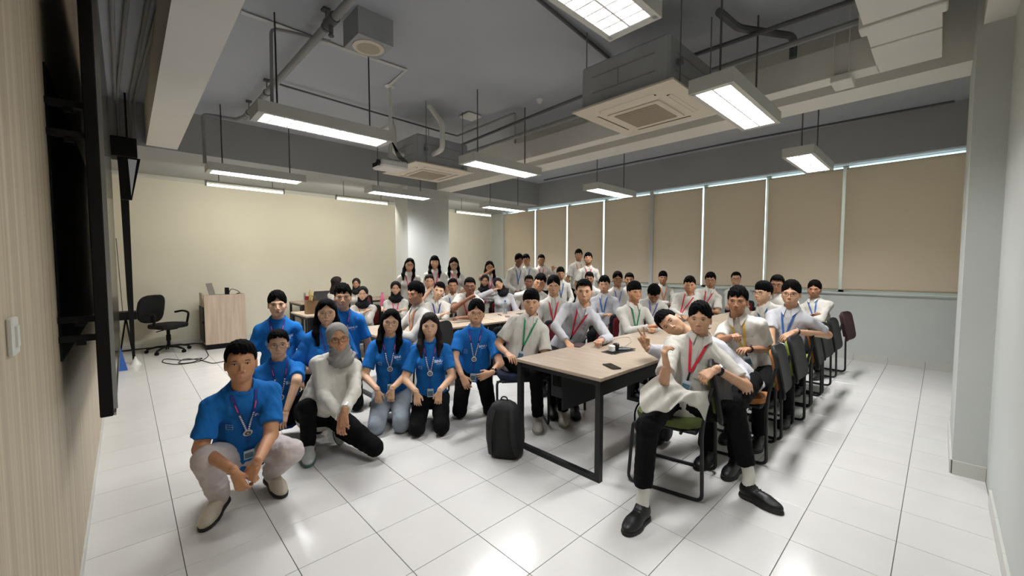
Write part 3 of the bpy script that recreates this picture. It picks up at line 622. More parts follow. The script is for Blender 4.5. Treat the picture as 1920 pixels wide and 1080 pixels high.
# bags
def backpack(x, y, rz, s, label, lean=0):
    r = empty('backpack', (x, y, 0), math.radians(rz), label, 'backpack')
    m = mat('black_nylon', '#090a0c', .7, bump=.25, bscale=40)
    vs = []; fs = []; n = 20; lv = [(0, .72), (.03, .9), (.15, 1.0), (.28, .98), (.38, .86), (.44, .62), (.47, .3), (.475, .05)]
    for z, k in lv:
        for i in range(n):
            a = 2*math.pi*i/n; c, s2 = math.cos(a), math.sin(a)
            vs.append((abs(c)**.7*(1 if c > 0 else -1)*.155*k*s, abs(s2)**.75*(1 if s2 > 0 else -1)*.11*k*s+lean*z*s, z*s+.004*math.sin(5*a+z*30)))
    for j in range(len(lv)-1):
        for i in range(n): fs.append((j*n+i, j*n+(i+1) % n, (j+1)*n+(i+1) % n, (j+1)*n+i))
    fs += [tuple(range(n))[::-1], tuple((len(lv)-1)*n+i for i in range(n))]
    q = MB(); q.add(vs, fs); q.obj('bag_body', m, r, smooth=60)
    q = MB(); v, f_ = pad(.22*s, .22*s, .07*s); q.add(xf(v, Matrix.Rotation(math.radians(90), 3, 'X'), (0, -.11*s+lean*.15*s, .15*s)), f_); q.obj('front_pocket', m, r, smooth=60)
    for sx in (-1, 1):
        q = MB(); q.tube(rnd([(sx*.07*s, .08*s+lean*.4*s, .42*s), (sx*.09*s, .16*s+lean*.3*s, .3*s), (sx*.1*s, .15*s, .12*s), (sx*.11*s, .09*s, .04*s)], .08), .02*s, 8, flat=.4); q.obj('strap', m, r, smooth=60)
    q = MB(); q.tube(rnd([(-.03*s, lean*.46*s, .46*s), (-.02*s, lean*.46*s, .5*s), (.02*s, lean*.46*s, .5*s), (.03*s, lean*.46*s, .46*s)], .02), .006, 6); q.obj('grab_handle', m, r, smooth=60)
    return r
backpack(-2.30, 2.12, 215, .97, 'black backpack on the floor leaning at the near table leg', lean=.15)
backpack(-1.62, 3.2, 100, .9, 'black backpack under the near table behind the steel leg')
# ================================================================== PEOPLE: distance-field sculpting
F32 = np.float32
def vec(*a): return np.array(a, F32)
def nz(v): v = np.asarray(v, float); return v/(np.linalg.norm(v)+1e-12)
class SD:
    """a smooth union / difference of primitives evaluated on points"""
    def __init__(s): s.p = []
    def cap(s, a, b, ra, rb=None, k=.02, fl=None, op=1):
        s.p.append(('c', vec(*a), vec(*b), ra, ra if rb is None else rb, k, fl, op)); return s
    def ell(s, c, r, k=.02, R=None, op=1):
        s.p.append(('e', vec(*c), vec(*r), R, None, k, None, op)); return s
    def plane(s, c, n, k=.004, op=-1):          # removes the side n points to
        s.p.append(('p', vec(*c), vec(*nz(n)), 0, 0, k, None, op)); return s
    def fn(s, f, k=.01, op=1):
        s.p.append(('f', f, 0, 0, 0, k, None, op)); return s
    def __call__(s, P):
        d = np.full(len(P), 9., F32)
        for t, a, b, ra, rb, k, fl, op in s.p:
            if t == 'c':
                ab = b-a; q = P-a; h = np.clip(q@ab/max(float(ab@ab), 1e-9), 0, 1); v = q-h[:, None]*ab
                if fl is not None:
                    n, sc = fl; vn = v@vec(*n); v = v+(vn*(sc-1))[:, None]*vec(*n)
                e = np.sqrt((v*v).sum(1))-(ra+(rb-ra)*h)
            elif t == 'e':
                q = P-a
                if ra is not None: q = q@ra
                k0 = np.sqrt(((q/b)**2).sum(1)); k1 = np.sqrt(((q/(b*b))**2).sum(1))+1e-9; e = k0*(k0-1)/k1
            elif t == 'p': e = -((P-a)@b)
            else: e = a(P)
            if op == 1:
                h = np.clip(.5+.5*(d-e)/k, 0, 1); d = d+(e-d)*h-k*h*(1-h)
            else:
                if t == 'p': e = -e
                else: e = -e
                h = np.clip(.5-.5*(d-e)/k, 0, 1); d = d+(e-d)*h+k*h*(1-h)
        return d
EDG = [(0, 1), (2, 3), (4, 5), (6, 7), (0, 2), (1, 3), (4, 6), (5, 7), (0, 4), (1, 5), (2, 6), (3, 7)]
OFF = np.array([(0, 0, 0), (0, 0, 1), (0, 1, 0), (0, 1, 1), (1, 0, 0), (1, 0, 1), (1, 1, 0), (1, 1, 1)])
def nets(fn, lo, hi, h):
    lo = np.asarray(lo, float); hi = np.asarray(hi, float); B = 4
    nb = np.maximum(1, np.ceil((hi-lo)/(h*B)).astype(int)); n = nb*B+1
    ax = [lo[i]+(np.arange(nb[i])+.5)*h*B for i in range(3)]
    G = np.stack(np.meshgrid(*ax, indexing='ij'), -1).reshape(-1, 3).astype(F32)
    Fc = fn(G).reshape(nb); near = np.abs(Fc) < h*B*1.75
    V = np.where(Fc < 0, F32(-1), F32(1)); V = np.repeat(np.repeat(np.repeat(V, B, 0), B, 1), B, 2)
    V = np.pad(V, ((0, 1),)*3, mode='edge')
    m = np.zeros(n, bool); nr = np.repeat(np.repeat(np.repeat(near, B, 0), B, 1), B, 2)
    m[:-1, :-1, :-1] |= nr
    for s_ in ((1, 0, 0), (0, 1, 0), (0, 0, 1), (1, 1, 0), (1, 0, 1), (0, 1, 1), (1, 1, 1)):
        m[s_[0]:n[0]-1+s_[0], s_[1]:n[1]-1+s_[1], s_[2]:n[2]-1+s_[2]] |= nr
    idx = np.argwhere(m); V[m] = fn((lo+idx*h).astype(F32))
    V[0] = 1; V[-1] = 1; V[:, 0] = 1; V[:, -1] = 1; V[:, :, 0] = 1; V[:, :, -1] = 1
    ins = V < 0; s8 = sum(ins[o[0]:n[0]-1+o[0], o[1]:n[1]-1+o[1], o[2]:n[2]-1+o[2]].astype(np.int8) for o in OFF)
    act = np.argwhere((s8 > 0) & (s8 < 8))
    if len(act) == 0: return np.zeros((0, 3)), np.zeros((0, 4), int)
    cv = np.stack([V[act[:, 0]+o[0], act[:, 1]+o[1], act[:, 2]+o[2]] for o in OFF], 1)
    acc = np.zeros((len(act), 3)); cnt = np.zeros(len(act))
    for a, b in EDG:
        fa, fb = cv[:, a], cv[:, b]; c = (fa < 0) != (fb < 0); t = np.where(c, fa/np.where(c, fa-fb, 1), 0)
        p = OFF[a]+t[:, None]*(OFF[b]-OFF[a]); acc += p*c[:, None]; cnt += c
    vs = lo+(act+acc/cnt[:, None])*h
    im = np.full(n, -1, int); im[act[:, 0], act[:, 1], act[:, 2]] = np.arange(len(act))
    fs = []
    for axn in range(3):
        sl0 = [slice(1, None)]*3; sl1 = [slice(1, None)]*3; sl0[axn] = slice(0, n[axn]-1); sl1[axn] = slice(1, n[axn])
        A = ins[tuple(sl0)]; Bv = ins[tuple(sl1)]; e = np.argwhere(A != Bv)
        e = e+np.array([0 if i == axn else 1 for i in range(3)])
        u, w = [i for i in range(3) if i != axn]
        du = np.zeros(3, int); du[u] = 1; dw = np.zeros(3, int); dw[w] = 1
        q = [im[tuple((e-x).T)] for x in (du+dw, dw, 0*du, du)]
        q = np.stack(q, 1); sgn = ins[tuple(e.T)]
        flip = sgn if axn != 1 else ~sgn
        q[~flip] = q[~flip][:, ::-1]; ok = (q >= 0).all(1); fs.append(q[ok])
    return vs, np.concatenate(fs)
def np_mesh(name, vs, fs, mats, mi=None, smooth=True):
    me = bpy.data.meshes.new(name); nv, nf = len(vs), len(fs)
    me.vertices.add(nv); me.vertices.foreach_set('co', np.asarray(vs, F32).ravel())
    me.loops.add(nf*4); me.loops.foreach_set('vertex_index', np.asarray(fs, np.int32).ravel())
    me.polygons.add(nf); me.polygons.foreach_set('loop_start', np.arange(0, nf*4, 4, dtype=np.int32))
    for m in (mats if isinstance(mats, (list, tuple)) else [mats]): me.materials.append(m)
    if mi is not None: me.polygons.foreach_set('material_index', np.asarray(mi, np.int32))
    me.update(calc_edges=True)
    me.polygons.foreach_set('use_smooth', [smooth]*nf); me.validate(); return me
def fold(P, amp, sc, seed, ax=(1, 1, .45)):
    """creased cloth: warped ridged waves"""
    r = np.random.RandomState(seed); d = np.zeros(len(P), F32); Q = P*np.array(ax, F32)*sc
    for k in range(4):
        w = r.randn(3).astype(F32); w /= np.linalg.norm(w); w *= (1+.9*k); w2 = r.randn(3).astype(F32)*.5
        ph = Q@w*3.4+1.1*np.sin(Q@w2*4+k)+r.rand()*6
        d += (1-2.2*np.abs(np.sin(ph))**.8 if k else np.sin(ph*1.6)*.8)/(1+.45*k)
    return d*amp*.5
# ---------------------------------------------------------------- head, hair, hands, shoes (cached, local frames)
def head_sd(wide=0, smile=0, fem=False):
    s = SD(); w = 1+wide
    s.ell((0, -.018, .035), (.074, .092, .080)).ell((0, .012, -.02), (.066*w, .073, .075), .03)
    s.ell((0, .018, -.060), (.053*w*(.93 if fem else 1), .056, .045), .03).ell((0, .057, -.092), (.022, .018, .016), .022)
    for q in (-1, 1):
        s.cap((q*.012, .074, .020), (q*.043, .062, .021), .010, .008, .014)
        s.ell((q*.044*w, .040, -.024), (.020, .020, .018), .025)
        s.ell((q*.031, .095, .001), (.0165, .019, .0115), .008, op=-1)
        s.ell((q*.0775, -.010, -.012), (.010, .019, .031), .006)
        s.ell((q*.083, -.004, -.010), (.006, .011, .018), .004, op=-1)
    s.cap((0, .080, .006), (0, .097, -.033), .0055, .0088, .010)
    for q in (-1, 1): s.ell((q*.0115, .0895, -.040), (.0072, .009, .0065), .006)
    s.ell((0, .073, -.068), (.027, .014, .018), .014)
    c = smile*.006
    for z, r_ in ((-.0655, .0037), (-.0728, .0045)):
        s.cap((-.021, .078, z+c), (0, .0870, z), r_*.7, r_, .004); s.cap((.021, .078, z+c), (0, .0870, z), r_*.7, r_, .004)
    s.cap((-.023, .087, -.0688+c), (0, .0965, -.069), .0016, .0016, .003, op=-1); s.cap((.023, .087, -.0688+c), (0, .0965, -.069), .0016, .0016, .003, op=-1)
    s.cap((0, -.022, -.06), (0, -.036, -.185), .047 if fem else .053, .050 if fem else .058, .022)
    return s
def hair_sd(style):
    s = SD(); g = .015
    top = {'crew': .010, 'short': .020, 'mess': .034, 'fringe': .026, 'curtain': .032, 'long': .012, 'longfringe': .014, 'bald': .0, 'bun': .008}[style]
    s.ell((0, -.022, .040), (.076+g*.55, .093+g*.6, .082+top*.7)); s.ell((0, .008, .085), (.062, .072, .040+top*.5), .03)
    hl = {'crew': lambda x: .070-1.5*x*x, 'short': lambda x: .062+.1*x, 'mess': lambda x: .050+.012*np.sin(x*120), 'fringe': lambda x: .026+.004*np.sin(x*260),
          'curtain': lambda x: .078-1.15*np.abs(x), 'long': lambda x: .082-.95*np.abs(x), 'longfringe': lambda x: .030+0*x, 'bun': lambda x: .075-.4*np.abs(x)}[style]
    def face(P):
        x, y, z = P[:, 0], P[:, 1], P[:, 2]-(.005*np.sin(P[:, 0]*150+1)+.004*np.sin(P[:, 0]*330) if 'long' not in style else 0)
        a = np.maximum(.028-y+.12*np.abs(z-.02), z-hl(x))              # forehead and face
        b = np.maximum(-.022-y, z+.012)                                # in front of / over the ears
        c = z+.075-.35*np.clip(-y-.03, 0, .1)
        return np.minimum(np.minimum(a, b), c) if 'long' not in style else np.minimum(a, np.maximum(.012-y, z-.02))
    s.fn(face, .006, -1)
    if 'long' in style:
        for q in (-1, 1):
            s.cap((q*.070, -.015, .03), (q*.084, -.022, -.09), .024, .030, .03); s.cap((q*.084, -.022, -.09), (q*.096, .030, -.19), .030, .030, .03)
            s.cap((q*.096, .030, -.19), (q*.080, .085, -.29), .028, .014, .03)
        s.cap((0, -.055, 0), (0, -.085, -.16), .07, .085, .04, ((0, 1, 0), 1.7)); s.cap((0, -.085, -.16), (0, -.10, -.32), .085, .06, .04, ((0, 1, 0), 2.0))
    if style == 'bun': s.ell((0, -.115, .03), (.035, .03, .035), .02)
    amp = {'mess': .0055, 'curtain': .003, 'fringe': .003, 'long': .0016, 'longfringe': .0016}.get(style, .0022)
    return s, (lambda P: s(P)+amp*(np.sin(P[:, 0]*260+2.5*np.sin(P[:, 2]*22)+P[:, 1]*60)*.5+np.sin(P[:, 1]*200+P[:, 0]*90+2*np.sin(P[:, 2]*30))*.5))
def hijab_sd():
    s = SD(); s.ell((0, -.018, .032), (.088, .106, .098)).ell((0, .002, -.075), (.078, .080, .07), .04)
    s.cap((0, -.005, -.10), (0, -.012, -.165), .070, .088, .03, ((0, 1, 0), 1.15)); s.ell((0, .04, -.185), (.085, .055, .055), .04); s.ell((0, -.045, -.165), (.125, .075, .045), .05)
    s.ell((0, .106, -.010), (.060, .086, .095), .005, op=-1)
    return s, (lambda P: s(P)+.0035*np.sin(P[:, 2]*150+8*np.sin(P[:, 0]*16)+P[:, 1]*30)*np.clip((-P[:, 2]-.02)/.08, 0, 1))
_c = {}
def cached(key, f):
    if key not in _c: _c[key] = f()
    return _c[key]
def head_g(var, h):
    return cached(('h', var, h), lambda: nets(head_sd(*var), (-.105, -.13, -.2), (.105, .125, .13), h))
def hair_g(style, h):
    def f():
        if style == 'hijab': _, g = hijab_sd(); return nets(g, (-.22, -.17, -.33), (.22, .15, .16), h)
        _, g = hair_sd(style); lo = -.42 if 'long' in style else -.13
        return nets(g, (-.16, -.2, lo), (.16, .13, .17), h)
    return cached(('r', style, h), f)
CURL = {'relax': ((22, 28, 18),)*4, 'flat': ((8, 10, 6),)*4, 'fist': ((75, 95, 60),)*4, 'peace': ((4, 6, 4), (4, 6, 4), (80, 95, 60), (80, 95, 60)),
        'thumb': ((80, 95, 60),)*4, 'hold': ((45, 50, 30),)*4, 'point': ((20, 25, 15), (60, 70, 40), (70, 80, 50), (75, 85, 50))}
def hand_g(pose, side, h):
    def f():
        s = SD(); xs = (.027, .009, -.010, -.027); Ls = (.072, .080, .074, .058); spread = {'peace': (14, -8, -2, -6), 'relax': (6, 2, -3, -8), 'flat': (7, 2, -3, -9)}.get(pose, (2, 0, -1, -3))
        s.cap((0, -.03, 0), (0, .012, 0), .024, .026, .02, ((0, 0, 1), 1.25))
        for i in range(4):
            x = xs[i]; s.cap((x*.6, .01, 0), (x, .082, 0), .013, .0115, .014); p = np.array((x, .084, 0.)); a = 0; sp = math.radians(spread[i]); L = Ls[i]
            for j, fr in enumerate((.45, .31, .24)):
                a += math.radians(CURL[pose][i][j]); q = p+L*fr*np.array((math.sin(sp)*math.cos(a), math.cos(a)*math.cos(sp), -math.sin(a)))
                r_ = .0088-.0008*j-(.0008 if i == 3 else 0); s.cap(p, q, r_, r_-.0007, .004); p = q
        if pose in ('fist', 'peace'): T_ = ((.024, .02, -.008), (.036, .052, -.026), (.014, .074, -.042))
        elif pose == 'thumb': T_ = ((.024, .02, -.004), (.052, .045, -.004), (.092, .052, -.004))
        else: T_ = ((.022, .018, -.006), (.046, .046, -.016), (.054, .080, -.024))
        s.cap(T_[0], T_[1], .0135, .011, .01); s.cap(T_[1], T_[2], .0105, .0085, .004)
        v, fc = nets(s, (-.07, -.07, -.12), (.12, .19, .05), h)
        if side == 'R': v = v*np.array((-1, 1, 1)); fc = fc[:, ::-1]
        return v, fc
    return cached(('hd', pose, side, h), f)
def shoe_g(h, kind):
    def f():
        s = SD(); s.ell((0, .0, .050), (.040, .052, .050)).ell((0, .125, .030), (.047, .085, .034), .03).cap((0, .0, .05), (0, .11, .042), .036, .034, .03)
        if kind == 'sneaker': s.cap((0, -.005, .07), (0, .005, .105), .036, .034, .02); s.cap((0, -.005, .08), (0, .0, .14), .026, .026, .008, op=-1)
        else: s.cap((0, -.005, .07), (0, .01, .085), .034, .03, .02)
        for k in range(4): s.cap((-.022, .045+.02*k, .088-.007*k), (.022, .045+.02*k, .088-.007*k), .004, .004, .004)
        s.plane((0, 0, .016), (0, 0, -1), .003); u = nets(s, (-.07, -.09, -.01), (.07, .24, .15), h)
        s = SD(); s.ell((0, .0, .0), (.043, .056, .06)).ell((0, .125, .0), (.051, .090, .05), .03).cap((0, .0, .0), (0, .11, .0), .040, .040, .03)
        s.plane((0, 0, .024), (0, 0, 1), .004); s.plane((0, 0, .0), (0, 0, -1), .003); w = nets(s, (-.07, -.09, -.012), (.07, .24, .05), h)
        return u, w
    return cached(('s', kind, h), f)
def shoe_meshes(h, kind, col, scol):
    def f():
        (v, fc), (v2, f2) = shoe_g(h, kind)
        return np_mesh('shoe', v, fc, mat('shoe_'+col, '#'+col, .45, bump=.1, bscale=200)), np_mesh('sole', v2, f2, mat('sole_'+scol, '#'+scol, .6))
    return cached(('sm', kind, h, col, scol), f)
# ---------------------------------------------------------------- materials for people
def skin(hexc):
    return mat('skin_'+hexc, '#'+hexc, .5, nscale=25, namp=.05, bump=.06, bscale=160, spec=.35)
def cloth(name, hexc, rough=.85, bs=500, bump=.12, namp=.03):
    return mat(name, '#'+hexc, rough, nscale=6, namp=namp, bump=.38 if bs < 900 else bump, bscale=12, spec=.2, bdist=.03, bdetail=2.5, bdistort=.5, stretch=(1, 1, .55))
m_hair = mat('black_hair', '#060505', .75, nscale=40, namp=.5, bump=.5, bscale=90, stretch=(3, 3, .5), spec=.08)
m_hairb = mat('dark_brown_hair', '#170f0c', .6, nscale=40, namp=.4, bump=.5, bscale=90, stretch=(3, 3, .5), spec=.2)
m_eyew = mat('eye_white', '#cfc8c0', .3); m_iris = mat('iris_dark', '#140c08', .15); m_brow = mat('eyebrow_hair', '#17100d', .8); m_gl = mat('spectacle_frame_dark', '#15110f', .3); m_glm = mat('spectacle_frame_metal', '#6d5c50', .3, .8)
m_lens = mat('spectacle_lens', '#ffffff', .02, trans=1, ior=1.02, alpha=.25)
SHIRT = {'blue': cloth('blue_tshirt_cotton', '1a62a8', .9), 'white': cloth('white_shirt_cotton', 'bdb9b1', .85), 'cool': cloth('pale_shirt_cotton', 'b4b3b7', .85), 'blouse': cloth('white_blouse', 'cbc7bd', .8)}
BLACKT = cloth('black_trousers', '050506', .9, 300, .2); JEANS = cloth('pale_denim', '848c94', .9, 300, .25); CREAM = cloth('pale_chinos', 'bdb3b1', .85, 260, .15)
LAN = {k: mat('lanyard_'+k, v, .6) for k, v in {'red': '#c01f34', 'green': '#1f7a55', 'bluel': '#2f5f9f', 'orange': '#c9763a', 'yellow': '#c9a23a', 'navy': '#23307a', 'pink': '#cf3d62', 'purple': '#5a5fa0', 'salmon': '#cf8a6a'}.items()}
m_print = mat('white_print', '#dfe6ee', .7); m_badge = mat('badge_disc_silver', '#c9cccc', .3, .4); m_card = mat('id_card_plastic', '#b9c4cc', .25); m_cardd = mat('id_card_print', '#4f6f7a', .5); m_pinkp = mat('lanyard_pink_print', '#d8558a', .6)
def eye_mesh():
    def f():
        q = MB(); n = 12
        def ellp(c, r, mi, yc=None):
            rows_ = []
            for i in range(1, 7):
                th = math.pi*i/14
                rows_.append([(c[0]+r[0]*math.sin(th)*math.cos(2*math.pi*k/n), c[1]+r[1]*math.cos(th), c[2]+r[2]*math.sin(th)*math.sin(2*math.pi*k/n)) for k in range(n)])
            vs = [v for R in rows_ for v in R]+[(c[0], c[1]+r[1], c[2])]; fs = []
            for i in range(5):
                for k in range(n): fs.append((i*n+k, i*n+(k+1) % n, (i+1)*n+(k+1) % n, (i+1)*n+k))
            fs += [(k, (k+1) % n, len(vs)-1) for k in range(n)]
            q.add(vs, fs, mi)
        ellp((0, 0, 0), (.0128, .0065, .0040), 0); ellp((0, .0012, .0002), (.0056, .0062, .0041), 1)
        q.tube([(-.0138, .0025, -.0008), (-.008, .0064, .0032), (0, .0080, .0044), (.008, .0064, .0036), (.0142, .002, .0006)], [.0006, .0013, .0015, .0014, .0006], 5, 2)
        return q.mesh('eye', [m_eyew, m_iris, m_brow], True)
    return cached('eye', f)
def brow_mesh():
    def f():
        q = MB(); q.tube([(-.017, 0, -.001), (-.008, .0035, .0025), (.004, .004, .0035), (.016, .0, -.0015)], [.001, .0026, .0026, .0008], 6, flat=.9); return q.mesh('eyebrow', m_brow, True)
    return cached('brow', f)
def glasses_mesh(kind):
    def f():
        q = MB(); rx, rz, t = {'round': (.024, .022, .0011), 'square': (.026, .018, .0016), 'thin': (.025, .020, .0008)}[kind]
        for s_ in (-1, 1):
            pw = .5 if kind == 'square' else .85
            pts = []
            for k in range(24):
                a = 2*math.pi*k/24; c, d = math.cos(a), math.sin(a)
                pts.append((s_*.033+abs(c)**pw*math.copysign(rx, c), -.35*abs((s_*.033+c*rx)*1.0)**1.6, abs(d)**pw*math.copysign(rz, d)))
            q.tube(pts, t, 6, closed=True); q.tube([(s_*(.033+rx), -.006, .004), (s_*.077, -.02, .004), (s_*.080, -.095, .0)], t, 6)
        q.tube([(-.0095, 0, .003), (0, .003, .006), (.0095, 0, .003)], t, 6)
        return q.mesh('glasses', m_gl if kind != 'thin' else m_glm, True)
    return cached(('g', kind), f)
def clipcap(a, b, ra, rb, c, n):
    a, b, c, n = [np.asarray(x, F32) for x in (a, b, c, n)]; ab = b-a; L = float(ab@ab)
    def f(P):
        q = P-a; h = np.clip(q@ab/L, 0, 1); v = q-h[:, None]*ab
        return np.maximum(np.sqrt((v*v).sum(1))-(ra+(rb-ra)*h), (P-c)@n)
    return f
def ik(a, t, l1, l2, pole):
    a, t, pole = map(np.asarray, (a, t, pole)); d = t-a; L = np.linalg.norm(d); L2 = min(L, (l1+l2)*.995)
    u = d/L; x = (l1*l1-l2*l2+L2*L2)/(2*L2); h = math.sqrt(max(0, l1*l1-x*x)); p = pole-u*(pole@u); p = nz(p); return a+u*x+p*h, a+u*L2
def ribbon(sd, pts, w, front, off=.004, n=None, th=.0018):
    """strip of cloth laid on a garment surface: pts are (x,z) points given in 3-D; marched back along -front"""
    P = []
    for i in range(len(pts)-1):
        m = max(2, int(np.linalg.norm(pts[i+1]-pts[i])/.012))
        for k in range(m): P.append(pts[i]+(pts[i+1]-pts[i])*k/m)
    P.append(pts[-1]); P = np.array(P)
    T_ = np.gradient(P, axis=0); T_ /= np.linalg.norm(T_, axis=1)[:, None]+1e-9
    S = np.cross(T_, front); S /= np.linalg.norm(S, axis=1)[:, None]+1e-9
    L = march(sd, P-S*w/2, front)+front*off; R = march(sd, P+S*w/2, front)+front*off; Cn = march(sd, P, front)+front*off
    y = lambda A: A@front
    L = L+front[None]*(np.maximum(y(Cn)-.006-y(L), 0))[:, None]; R = R+front[None]*(np.maximum(y(Cn)-.006-y(R), 0))[:, None]
    vs = np.concatenate([L, R, L+front*th, R+front*th]); m = len(P); fs = []
    for i in range(m-1):
        fs += [(i, i+1, m+i+1, m+i), (2*m+i, 3*m+i, 3*m+i+1, 2*m+i+1), (i, 2*m+i, 2*m+i+1, i+1), (m+i, m+i+1, 3*m+i+1, 3*m+i)]
    fs += [(0, m, 3*m, 2*m), (m-1, 3*m-1, 4*m-1, 2*m-1)]
    return vs, fs
def march(sd, P, front, start=.30):
    P = np.asarray(P, float); Q = (P+front*start).astype(F32); f = np.asarray(front, F32); done = np.zeros(len(Q), bool); tot = np.zeros(len(Q))
    for _ in range(60):
        d = sd(Q); st = np.clip(d*.7, 0, .03); st[(d < .0015) | (tot > start+.25)] = 0; Q = Q-f*st[:, None].astype(F32); tot += st
        if (st == 0).all(): break
    Q = np.where((tot > start+.25)[:, None], P+front*.05, Q)
    return np.asarray(Q, float)
_txt = {}
def text_verts(s, size):
    if s not in _txt:
        c = bpy.data.curves.new('t', 'FONT'); c.body = s; c.size = 1; c.align_x = 'CENTER'; c.extrude = 0; c.offset = .02; c.resolution_u = 2
        o = bpy.data.objects.new('t', c); C.objects.link(o); bpy.context.view_layer.update()
        me = bpy.data.meshes.new_from_object(o.evaluated_get(bpy.context.evaluated_depsgraph_get()))
        _txt[s] = (np.array([v.co[:] for v in me.vertices]), [tuple(p.vertices) for p in me.polygons])
        bpy.data.objects.remove(o); bpy.data.curves.remove(c); bpy.data.meshes.remove(me)
    v, f_ = _txt[s]; return v*size, f_
PEOPLE = []
def person(label, u, v, d, pose='sit', yaw=0, hy=None, hp=0, hr=0, shirt='white', sleeve='short', hair='short', sk='bd9274', lan=None, glasses=None,
           trousers=None, shoes=('sneaker', '141416', '1a1a1a'), lean=.05, side=0, armL='lap', armR='lap', J=None, handL='relax', handR='relax', q=None, wide=.05, smile=0, fem=False,
           chaircol='red', legs=True, torso=None, sc=1.0, fat=0, hz=.53, printed=False, socks=None, hijab=None, watch=None, ch_rz=None, ch_off=(0, 0), vest=None, lanlow=.27, extra=None, group=None, hsc=1.0, neck=.150, pocket=False, hem=.10, haircol=None):
    J = J or {}; near = d < 3.4; mid = d < 5.6
    hb = q or (.0075 if near else .009 if d < 4.3 else .011 if mid else .015); hh = .0036 if near else .0055 if mid else .008
    Hc = atd(u, v, d); tocam = nz(np.array([-Hc[0], -Hc[1], 0]))
    def rotz(w, deg): a = math.radians(deg); return np.array([w[0]*math.cos(a)-w[1]*math.sin(a), w[0]*math.sin(a)+w[1]*math.cos(a), w[2]])
    fw = rotz(tocam, yaw); up = np.array([0, 0, 1.]); rt = np.cross(fw, up)          # rt = the person's right ... image left when facing us
    hf = rotz(tocam, yaw*.35 if hy is None else hy)
    # head frame: x = person's left->right such that x × y = z
    hx = np.cross(hf, up); R0 = np.stack([hx, hf, up], 1)
    Rp = np.array(Matrix.Rotation(math.radians(hp), 3, 'X')); Rr = np.array(Matrix.Rotation(math.radians(hr), 3, 'Y')); HR = R0@Rr@Rp
    hs = sc*hsc*(.97 if not fem else .93)
    Nk = Hc+HR@np.array([0, -.036, -neck])*hs*np.array([1, 1, 1])
    N = J.get('N', Nk) if 'N' in J else Nk
    if pose == 'sit': pz = hz
    elif pose == 'stand': pz = .58*Hc[2]
    elif pose == 'seiza': pz = .24
    elif pose == 'kneel': pz = .50
    elif pose == 'squat': pz = .34
    if 'pel' in J: pel = np.array(J['pel'], float)
    else: pel = np.array([N[0], N[1], pz])-fw*lean+rt*side
    base = np.array([pel[0], pel[1], 0.]); ax = nz(N-pel); TL = np.linalg.norm(N-pel)
    fr = nz(fw-ax*(fw@ax)); rr = np.cross(fr, ax)
    sw = (.152 if not fem else .138)*sc
    sh = {'R': N-ax*.096+rr*sw, 'L': N-ax*.096-rr*sw}
    for k in 'RL':
        if 'S'+k in J: sh[k] = np.array(J['S'+k])
    # arms
    el, wr = {}, {}
    for k, mode in (('R', armR), ('L', armL)):
        sg = 1 if k == 'R' else -1; l1, l2 = .275*sc, .245*sc
        if 'W'+k in J: t = np.array(J['W'+k], float)
        elif mode == 'lap': t = pel+fr*.28+rr*sg*.10+up*.10
        elif mode == 'table': t = np.array([*(N+fw*.36+rt*sg*.08)[:2], .765])
        elif mode == 'cross': t = np.array([*(N+fw*.30-rt*sg*.06)[:2], .79])
        elif mode == 'down': t = sh[k]-up*.50+rr*sg*.05+fw*.03
        elif mode == 'front': t = pel+fr*.20+rr*sg*.05+up*.10
        elif mode == 'chin': t = Hc-up*.16+hf*.12+rt*sg*.02
        elif mode == 'face': t = Hc-up*.07+hf*.13
        elif mode == 'cheek': t = Hc-up*.10+rt*sg*.09+hf*.07
        elif mode == 'up': t = sh[k]+fw*.25+up*.02+rt*sg*.10
        pole = np.array(J.get('P'+k, rr*sg*.7-up*.7-fr*.25)); e, w_ = ik(sh[k], t, l1, l2, pole)
        if 'E'+k in J: e = np.array(J['E'+k]); w_ = t
        el[k], wr[k] = e, w_
    S_ = skin(sk); k_ = .03
    # skin body: neck, chest core, arms
    b = SD(); b.cap(Nk+HR@np.array([0, 0, .04]), N-ax*.12, .054*sc, .07*sc, .03); b.cap(N-ax*.1, pel+ax*.1, .085, .085, .05)
    for k in 'RL':
        b.cap(N-ax*.07, sh[k], .05, .045*sc, .03); b.cap(sh[k], el[k], .045*sc*(1+fat), .037*sc*(1+fat), .015); b.cap(el[k], wr[k], .036*sc*(1+fat), .0235*sc, .015)
    pts = np.array([Nk, N, pel, *sh.values(), *el.values(), *wr.values()]); lo, hi = pts.min(0)-.1, pts.max(0)+.1
    bv, bf = nets(b, lo, hi, hb if sleeve != 'long' else hb*1.5)
    V = [bv]; Fq = [bf]; MI = [np.zeros(len(bf), int)]; o_ = len(bv)
    hv, hfq = head_g((wide, smile, fem), hh); hc = hv[hfq].mean(1)
    lip = (np.abs(hc[:, 2]+.069-.28*smile*hc[:, 0]**2*40) < .0085) & (np.abs(hc[:, 0]) < .0225) & (hc[:, 1] > .074) & (((hc[:, 0]/.0215)**2+((hc[:, 2]+.069)/.0085)**2) < 1)
    V.append(Hc+(hv*hs)@HR.T); Fq.append(hfq+o_); MI.append(lip.astype(int)); o_ += len(hv)
    for k, hp_ in (('R', handR), ('L', handL)):
        if hp_ is None: continue
        g = .0036 if near else .005 if mid else .007
        v_, f_ = hand_g(hp_, k, g); fd = nz(wr[k]-el[k]); fd = nz(J.get('F'+k, fd)); dn = np.array(J.get('D'+k, fr*.3+up*.9)); dn = nz(dn-fd*(dn@fd)); x_ = np.cross(fd, dn)
        Rm = np.stack([x_, fd, dn], 1); V.append(wr[k]+fd*.012+(v_*.90*sc*(.93 if fem else 1))@Rm.T); Fq.append(f_+o_); MI.append(np.zeros(len(f_), int)); o_ += len(v_)
